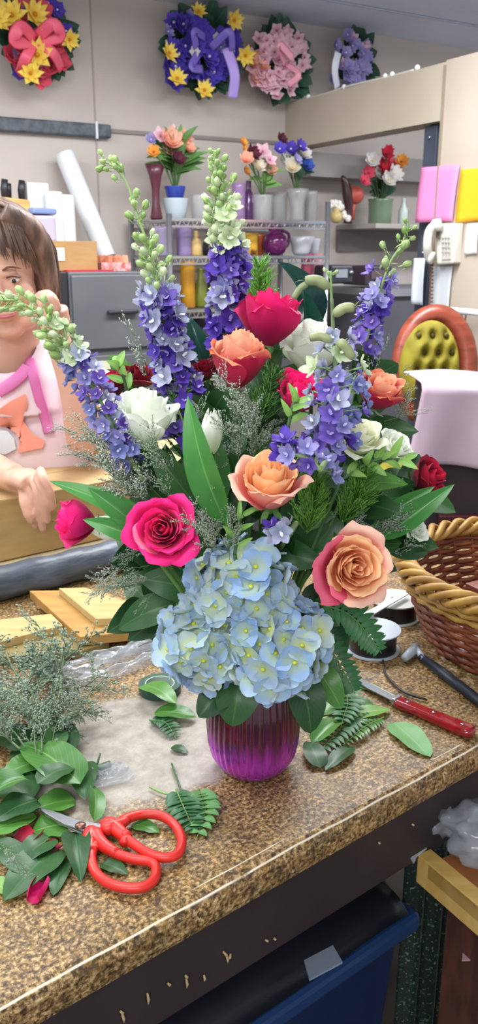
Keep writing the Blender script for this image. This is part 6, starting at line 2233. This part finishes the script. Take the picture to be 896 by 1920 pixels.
BL = 'leafy dark green branch '
for i, (lab, a) in enumerate((
    ('behind the left hot pink rose', (380, 1080, .90, 260, 1040, 0, 9, .034, LEAF_D)),
    ('behind the hydrangea at its left', (400, 1180, .90, 270, 1140, 0, 9, .034, LEAF_D)),
    ('below the left white rose', (400, 1010, .92, 260, 880, 0, 10, .032, LEAF_D)),
    ('in the middle under the coral rose', (450, 960, .94, 400, 760, 0, 11, .032, LEAF_D)),
    ('behind the centre peach rose, left', (460, 1000, .90, 430, 860, 0, 9, .034, LEAF_D)),
    ('behind the centre peach rose, right', (520, 1020, .90, 590, 880, 0, 10, .034, LEAF_D)),
    ('behind the half-open pink rose', (500, 900, .97, 520, 720, 0, 10, .032, LEAF_D)),
    ('above the round peach rose', (560, 1030, .90, 700, 940, 0, 11, .034, LEAF_D)),
    ('right of the round peach rose', (600, 1090, .92, 760, 1010, 0, 10, .032, LEAF_D)),
    ('behind the cream rose', (560, 960, .98, 690, 800, 0, 11, .034, LEAF_D)),
    ('behind the right coral rose', (600, 900, 1.0, 690, 700, 0, 10, .032, LEAF_D)),
    ('below the dark red rose at the right', (620, 980, .96, 780, 920, 0, 10, .032, LEAF_D)),
    ('behind the first purple spire', (420, 900, 1.0, 330, 720, 0, 9, .030, LEAF_D)),
    ('under the round peach rose', (560, 1140, .90, 640, 1170, 0, 7, .032, LEAF_D)),
    ('between the top roses', (470, 860, 1.03, 520, 660, 0, 9, .032, LEAF_D)),
    ('between the centre peach rose and the hydrangea', (470, 1090, .88, 560, 1010, 0, 9, .032, LEAF_D)),
    ('between the left hot pink rose and the centre peach rose', (430, 1080, .88, 400, 960, 0, 8, .032, LEAF_D)),
)):
    branch_thing(BL + lab, *a, seed=50 + i)
branch_thing('light green leafy shoot lying over the white rose at the right', 640, 900, .84, 765, 862, 0, 11, .008, LEAF_L, 90, 1.8)
branch_thing('light green budded shoot beside the left hydrangea top', 440, 1040, .77, 455, 965, 0, 6, .0055, LEAF_L, 91, 2.4)
branch_thing('light green shoot in front of the half-open pink rose', 540, 800, .80, 560, 755, 0, 7, .006, LEAF_L, 92, 2)
branch_thing('light green shoot above the left white rose', 240, 740, .92, 218, 688, 0, 6, .009, LEAF_L, 93, 1.5)


# feathery asparagus fern and flat fern fronds
def feather(label, px, py, Y, tx, ty, n, L0, m, seed, wr=1.0):
    rnd = random.Random(seed)
    a_, b_ = at(px, py, Y), at(tx, ty, Y)
    t_ = thing('asparagus_fern', label, 'fern', a_)
    C_ = bez([a_, a_.lerp(b_, .5) + V((.004, 0, 0)), b_], 24)
    mb = MB(); mb.tube(C_, .0012, 5); mb.build('stem', STEM_G, t_)
    mb = MB(); ax = (b_ - a_).normalized()
    for i in range(n):
        s_ = rnd.random(); p = C_[min(24, int(s_ * 24))]
        o_ = Quaternion(ax, rnd.uniform(0, 6.28)) @ ax.orthogonal().normalized()
        d = (o_ + ax * 1.1).normalized(); L_ = L0 * (1 - .5 * s_) * rnd.uniform(.7, 1.2)
        mb.tube([p, p + d * L_ * .5, p + (d + ax * .15).normalized() * L_], [.0008, .0006, .0003], 3)
        for j in range(4):
            q_ = p + d * L_ * (.3 + .17 * j); e = (d + V((rnd.uniform(-.8, .8), rnd.uniform(-.8, .8), rnd.uniform(-.2, .8)))).normalized()
            mb.tube([q_, q_ + e * L_ * .28], [.0005, .0003], 3)
    mb.build('needles', m, t_)
ND = mat('fern_needles', '#5f9a34', .5, rand='#74ac40', trans=.2)
NDD = mat('fern_needles_deep', '#3c6c2c', .5, rand='#4a7c34', trans=.15)
feather('bright green asparagus fern tuft left of the dark folded leaf at the top', 482, 600, 1.03, 484, 498, 90, .034, mat('fern_bright', '#78c03c', .5, trans=.25), 1)
feather('green asparagus fern right of the centre peach rose', 575, 1000, .82, 585, 880, 120, .034, ND, 2)
feather('asparagus fern below the cream rose', 640, 980, .84, 690, 880, 110, .034, ND, 3)
feather('asparagus fern between coral and half-open pink rose', 480, 800, .86, 510, 700, 90, .030, NDD, 4)
feather('asparagus fern behind the violet side shoot', 345, 860, .92, 320, 740, 90, .030, NDD, 5)


def frond(label, pts, Y, m, npair, L0, wid, z=None, nrm=(0, -1, .6), seed=1, name='fern_frond', lift=0.004):
    rnd = random.Random(seed)
    if z is None: P_ = [at(x, y, Y) for x, y in pts]
    else: P_ = [onz(x, y, z) + UP * lift * math.sin(PI * i / (len(pts) - 1)) for i, (x, y) in enumerate(pts)]
    C_ = bez(P_, 30)
    t_ = thing(name, label, 'fern', C_[0])
    mb = MB(); mb.tube(C_, [.0013 - .0008 * i / 30 for i in range(31)], 5); mb.build('stem', STEM_G, t_)
    mb = MB(); nv_ = V(nrm)
    for i in range(npair):
        s_ = .1 + .88 * i / npair; k = int(s_ * 30); p = C_[k]; ax = (C_[min(30, k + 1)] - C_[max(0, k - 1)]).normalized()
        sd = ax.cross(nv_).normalized(); L_ = L0 * math.sin(PI * (.15 + .8 * s_)) ** .7
        for e in (-1, 1):
            d = (sd * e + ax * .55).normalized()
            blade(mb, p, p + d * L_ + UP * rnd.uniform(-.001, .003), wid * (L_ / L0) ** .5, nv_, .08, .1, 2, 6, .8, .3)
    mb.build('leaflets', m, t_)
    return t_
FRN = leafmat('fern_green', '#1e4c2e', '#35703c', '#4c8850', .45)
frond('dark fern frond right of the hydrangea hanging over the ribbon spools', [(590, 1130), (650, 1150), (690, 1190), (715, 1225)], .84, FRN, 14, .022, .008, seed=1)
frond('dark fern frond hanging down between the hydrangea and the knife', [(580, 1190), (620, 1220), (650, 1270), (665, 1300)], .84, FRN, 13, .020, .008, seed=2)
frond('fern frond behind the hydrangea at lower right', [(570, 1160), (610, 1180), (640, 1210)], .86, FRN, 12, .020, .008, seed=3)

# ================================================================== CUTTINGS ON THE COUNTER
def cleaf(label, a, b, widpx, m=LEAF_M, z=.003, bend=.06, blunt=.4, shape=.9, fold=.08, roll=0.0, name='loose_leaf', group=None, tilt=0.0):
    A, B = onz(a[0], a[1], CT + z), onz(b[0], b[1], CT + z + tilt)
    d = (B - A).normalized(); s_ = d.cross(UP)
    nrm = UP + s_ * roll
    t_ = MB(); blade(t_, A, B, widpx * m_per_px(A), nrm, bend, fold, 6, 14, shape, blunt, .02)
    lo = min(p.z for p in t_.v) - (CT + .0006)
    if lo < 0: t_.v = [V((p.x, p.y, p.z - lo)) for p in t_.v]
    return tag(t_.build(name, m), label, 'leaf', group)
LGREY = leafmat('leaf_greygreen', '#5a9450', '#74a868', '#8fbf82', .5)
for lab, a in (
    ('large bright green leaf in the heap left of the scissors', ((150, 1470), (40, 1395), 96, LEAF_M, .022, .08)),
    ('green leaf on the far side of the heap, pointing left', ((110, 1420), (2, 1455), 78, LEAF_M, .016)),
    ('dark leaf at the left edge of the heap', ((60, 1500), (-30, 1450), 88, LEAF_D, .010)),
    ('green leaf under the scissor blades', ((128, 1545), (60, 1560), 84, LEAF_M, .003, .05)),
    ('small upright green leaf beyond the scissor blades', ((176, 1540), (172, 1472), 36, LEAF_M, .010, .1, .4, .9, .2, .6)),
    ('big dark green leaf at the lower left by the pink petal', ((108, 1590), (8, 1690), 84, LEAF_D, .004, .06)),
    ('dark leaf at the left beneath the crimson petals', ((60, 1640), (-20, 1570), 60, LEAF_D, .006)),
    ('green leaf at the left edge, lower heap', ((-20, 1560), (70, 1530), 70, LEAF_M, .008)),
    ('folded dark green leaf between heap and scissor handle', ((140, 1560), (152, 1655), 52, LEAF_D, .003, .1, .3, .9, .3)),
    ('leaf standing in the heap with pointed tip up', ((90, 1420), (110, 1362), 44, LEAF_D, .020, .1, .3, 1, .3, .5)),
    ('broad dark leaf at the back of the heap', ((130, 1415), (60, 1350), 84, LEAF_D, .012, .1)),
    ('dark curled leaf in the middle of the heap', ((70, 1470), (140, 1440), 60, LEAF_D, .028, .12)),
    ('small yellow-green leaf at the bottom left edge', ((-20, 1650), (22, 1680), 36, LEAF_L, .003)),
    ('small leaf inside the lower scissor handle', ((190, 1618), (240, 1640), 34, LEAF_D, .002)),
    ('small leaf inside the upper scissor handle', ((248, 1545), (300, 1562), 34, LEAF_M, .002)),
    ('dark leaf deep in the heap behind the bright green leaf', ((120, 1450), (20, 1410), 90, LEAF_D, .006, .05)),
    ('dark leaf in the heap hanging to the front left', ((70, 1500), (-10, 1540), 76, LEAF_D, .014, .08)),
    ('mid-green leaf in the heap touching the scissor tip', ((140, 1500), (62, 1520), 70, LEAF_M, .004, .07)),
    ('dark leaf at the right end of the heap beside the film', ((150, 1430), (160, 1500), 58, LEAF_D, .010, .1)),
    ('dark leaf at the back left of the heap under the misty cuttings', ((70, 1400), (-20, 1380), 86, LEAF_D, .008, .08)),
    ('folded green leaf at the left edge, middle of the heap', ((50, 1460), (-30, 1500), 60, LEAF_M, .026, .1, .4, .9, .25)),
    ('dark leaf between the crimson petals and the large lower leaf', ((100, 1570), (30, 1625), 60, LEAF_D, .006, .08)),
    ('thin dark leaf under the big lower leaf', ((120, 1610), (100, 1680), 40, LEAF_D, .002, .05)),
    ('small green leaf behind the pale leaf, left of the knife', ((700, 1320), (640, 1325), 36, LEAF_M, .003, .06)),
    ('dark leaf in front of the bright fern piece', ((660, 1400), (610, 1445), 34, LEAF_D, .003, .06)),
    ('smooth pale green leaf lying alone in front of the red knife', ((738, 1355), (806, 1420), 58, LGREY, .002, .02, .7)),
    ('pale green leaf lying under the knife blade', ((672, 1282), (738, 1312), 28, LGREY, .001, .02, .5)),
    ('green leaf left of the vase beside the tape roll', ((290, 1335), (368, 1345), 50, LEAF_M, .006, .06, .7)),
    ('green leaf lying over the tape roll', ((268, 1285), (330, 1320), 48, LEAF_M, .016, .1, .6)),
    ('small dark leaf between the pale grey patch and the vase', ((322, 1400), (352, 1412), 22, LEAF_D, .002)),
    ('light green leaf beyond the knife, right of the vase', ((640, 1350), (732, 1330), 46, LEAF_L, .004, .05, .5)),
    ('leaf standing against the right side of the vase', ((585, 1395), (650, 1350), 42, LEAF_M, .006, .1, .4, .9, .2)),
    ('dark leaf at the right foot of the vase', ((600, 1440), (575, 1390), 44, LEAF_D, .004, .1)),
    ('mid-green leaf lying behind the vase at the right', ((600, 1340), (660, 1310), 50, LEAF_M, .006, .1)),
):
    cleaf(lab, *a)
frond('dark fern piece lying beyond the scissor handles', [(330, 1480), (345, 1520), (365, 1560)], 0, FRN, 11, .024, .010, z=CT + .004, nrm=UP, seed=4)
frond('paler fern piece right of the scissor handles', [(372, 1480), (385, 1520), (368, 1575)], 0, LGREY, 9, .020, .012, z=CT + .003, nrm=UP, seed=5)
frond('fern piece lying at the right foot of the vase', [(690, 1330), (640, 1370), (590, 1420)], 0, FRN, 13, .026, .009, z=CT + .005, nrm=UP, seed=6)
frond('bright fern piece lying between vase and pale leaf', [(720, 1345), (680, 1370), (640, 1400)], 0, LEAF_M, 12, .018, .006, z=CT + .004, nrm=UP, seed=7)
frond('fern piece lying behind the vase at the right', [(610, 1260), (650, 1310), (640, 1360)], 0, FRN, 13, .028, .010, z=CT + .014, nrm=UP, seed=8)
frond('small fern piece left of the vase below the tape roll', [(280, 1350), (310, 1360), (330, 1385)], 0, FRN, 9, .018, .008, z=CT + .003, nrm=UP, seed=9)
t = thing('cut_stem', 'thick green cut stem lying at the edge of the pale grey patch', 'stem', onz(170, 1450, CT))
c = MB(); c.tube([onz(130, 1462, CT + .012), onz(170, 1446, CT + .008), onz(206, 1432, CT + .007)], .0042, 8); c.build('stem', STEM_D, t)
c = MB(); c.tube([onz(180, 1440, CT + .009), onz(188, 1412, CT + .022)], .0013, 6); c.build('twig', STEM_D, t)
for lab, pts in (('thin dark twig lying near the vase below the pale grey patch', [(345, 1500), (335, 1470), (322, 1432)]), ('pale cut stem lying right of the hydrangea', [(570, 1352), (600, 1350), (618, 1345)]), ('short thin stem beyond the scissors', [(280, 1475), (310, 1488), (330, 1486)])):
    c = MB(); c.tube(bez([onz(x, y, CT + .004) for x, y in pts], 8), .0014 if 'thin' in lab else .0028, 6); tag(c.build('cut_stem', STEM_D if 'dark' in lab else STEM_P), lab, 'stem')
# petals
def cpetal(label, a, b, widpx, m, z, roll=.5):
    A, B = onz(*a, CT + z), onz(*b, CT + z)
    d = (B - A).normalized(); s_ = d.cross(UP).normalized(); w_ = widpx * m_per_px(A) * .5
    c_ = MB()
    def fn(u, v):
        g = (u - .5) * 2 * roll * PI
        ww = w_ * math.sin(PI * (.18 + .62 * v)) ** .5
        return A.lerp(B, v) + s_ * math.sin(g) * ww + UP * (1 - math.cos(g)) * ww * .8
    c_.grid(fn, 12, 8)
    return tag(c_.build('rose_petal', m), label, 'petal')
cpetal('rolled hot pink petal at the lower left', (62, 1695), (82, 1655), 34, PINK, .002, .75)
cpetal('dark crimson petal under the leaves at the left', (40, 1590), (70, 1560), 44, DRED2, .003)
cpetal('second dark crimson petal right of the first, near the scissors', (88, 1600), (112, 1585), 32, DRED2, .003)

# grey-green heap of limonium cuttings at the left of the counter
random.seed(33)
for i, (lab, a, b) in enumerate((
    ('at the very back of the pile, over the planks', (60, 1290), (-20, 1180)), ('at the back of the pile, reaching up to the pale plank', (110, 1300), (70, 1175)), ('at the back right of the pile, over the plastic wrap', (130, 1320), (190, 1240)),
    ('in the upper middle of the pile', (50, 1340), (0, 1250)), ('in the pile, nearest the plastic wrap', (80, 1350), (150, 1290)), ('at the left edge of the pile, upper', (40, 1380), (-40, 1290)),
    ('in the middle of the pile', (70, 1390), (60, 1290)), ('at the left edge of the pile, lower', (30, 1420), (-40, 1340)), ('at the front of the pile over the leaves', (60, 1430), (60, 1340)), ('at the right front of the pile', (90, 1400), (110, 1330)),
    ('flat under the pile towards the pale grey patch', (60, 1330), (170, 1330)), ('lowest at the left edge beside the leaf heap', (-10, 1600), (30, 1640)), ('across the pile pointing left', (120, 1330), (10, 1300)), ('deep in the back of the pile', (20, 1310), (60, 1230)),
)):
    sh_ = 55 if b[1] < 1330 else 15
    A, B = onz(a[0] + 10, a[1] + sh_, CT + .010), onz(b[0] + 15, b[1] + sh_, CT + .018)
    L_ = (B - A).length; M3 = basis(B - A, random.random() * 6)
    t_ = thing('limonium_cutting', 'grey-green limonium cutting ' + lab, 'filler flower', A, M3)
    f_ = .8
    s_, q_ = LIM[(0, 1, 2)[i % 3]]
    # squash towards the counter
    M = Matrix.Translation(A) @ Matrix.Diagonal((1, 1, .28, 1)) @ M3 @ Matrix.Diagonal((L_ * 1.6, L_ * 1.6, L_ * 1.1, 1))
    M.translation = A + UP * (.012 + L_ * .10)
    place(s_, M, t_, 'stem'); fo = place(q_, M, t_, 'florets')
    fo.material_slots[0].link = 'OBJECT'; fo.material_slots[0].material = LIMC

# ------------------------------------------------------------------ groups of repeated things
GR = {'rose': 'roses in the arrangement', 'tulip': 'white tulips in the arrangement', 'larkspur': 'larkspur stems in the arrangement', 'hydrangea': 'hydrangea heads over the vase',
      'limonium_sprig': 'limonium sprigs in the arrangement', 'leafy_branch': 'leafy branches in the arrangement', 'tulip_leaf': 'tulip leaves in the arrangement', 'asparagus_fern': 'asparagus ferns in the arrangement',
      'hydrangea_leaf': 'leaves under the hydrangea heads', 'aspidistra_leaf': 'glossy dark leaves in the arrangement', 'limonium_cutting': 'limonium cuttings on the counter', 'loose_leaf': 'loose leaves on the counter',
      'fern_frond': 'fern pieces', 'rose_petal': 'fallen rose petals', 'cut_stem': 'cut stems on the counter', 'wooden_board': 'wooden boards on the counter', 'flower_wreath': 'flower wreaths on the wall',
      'flower_bouquet': 'artificial bouquets on the shelves', 'storage_box': 'boxes low on the rack', 'vase': 'vases on the shelves', 'crumpled_plastic': 'crumpled plastic on the side table', 'plastic_wrap': 'clear plastic on the counter'}
for o in list(bpy.data.objects):
    nm = o.name.split('.')[0]
    if 'label' in o and nm in GR and 'group' not in o and 'ribbed mirrored' not in o['label']: o['group'] = GR[nm]
    if o.parent and nm in ('florets', 'needles', 'leaflets'): o['kind'] = 'stuff'
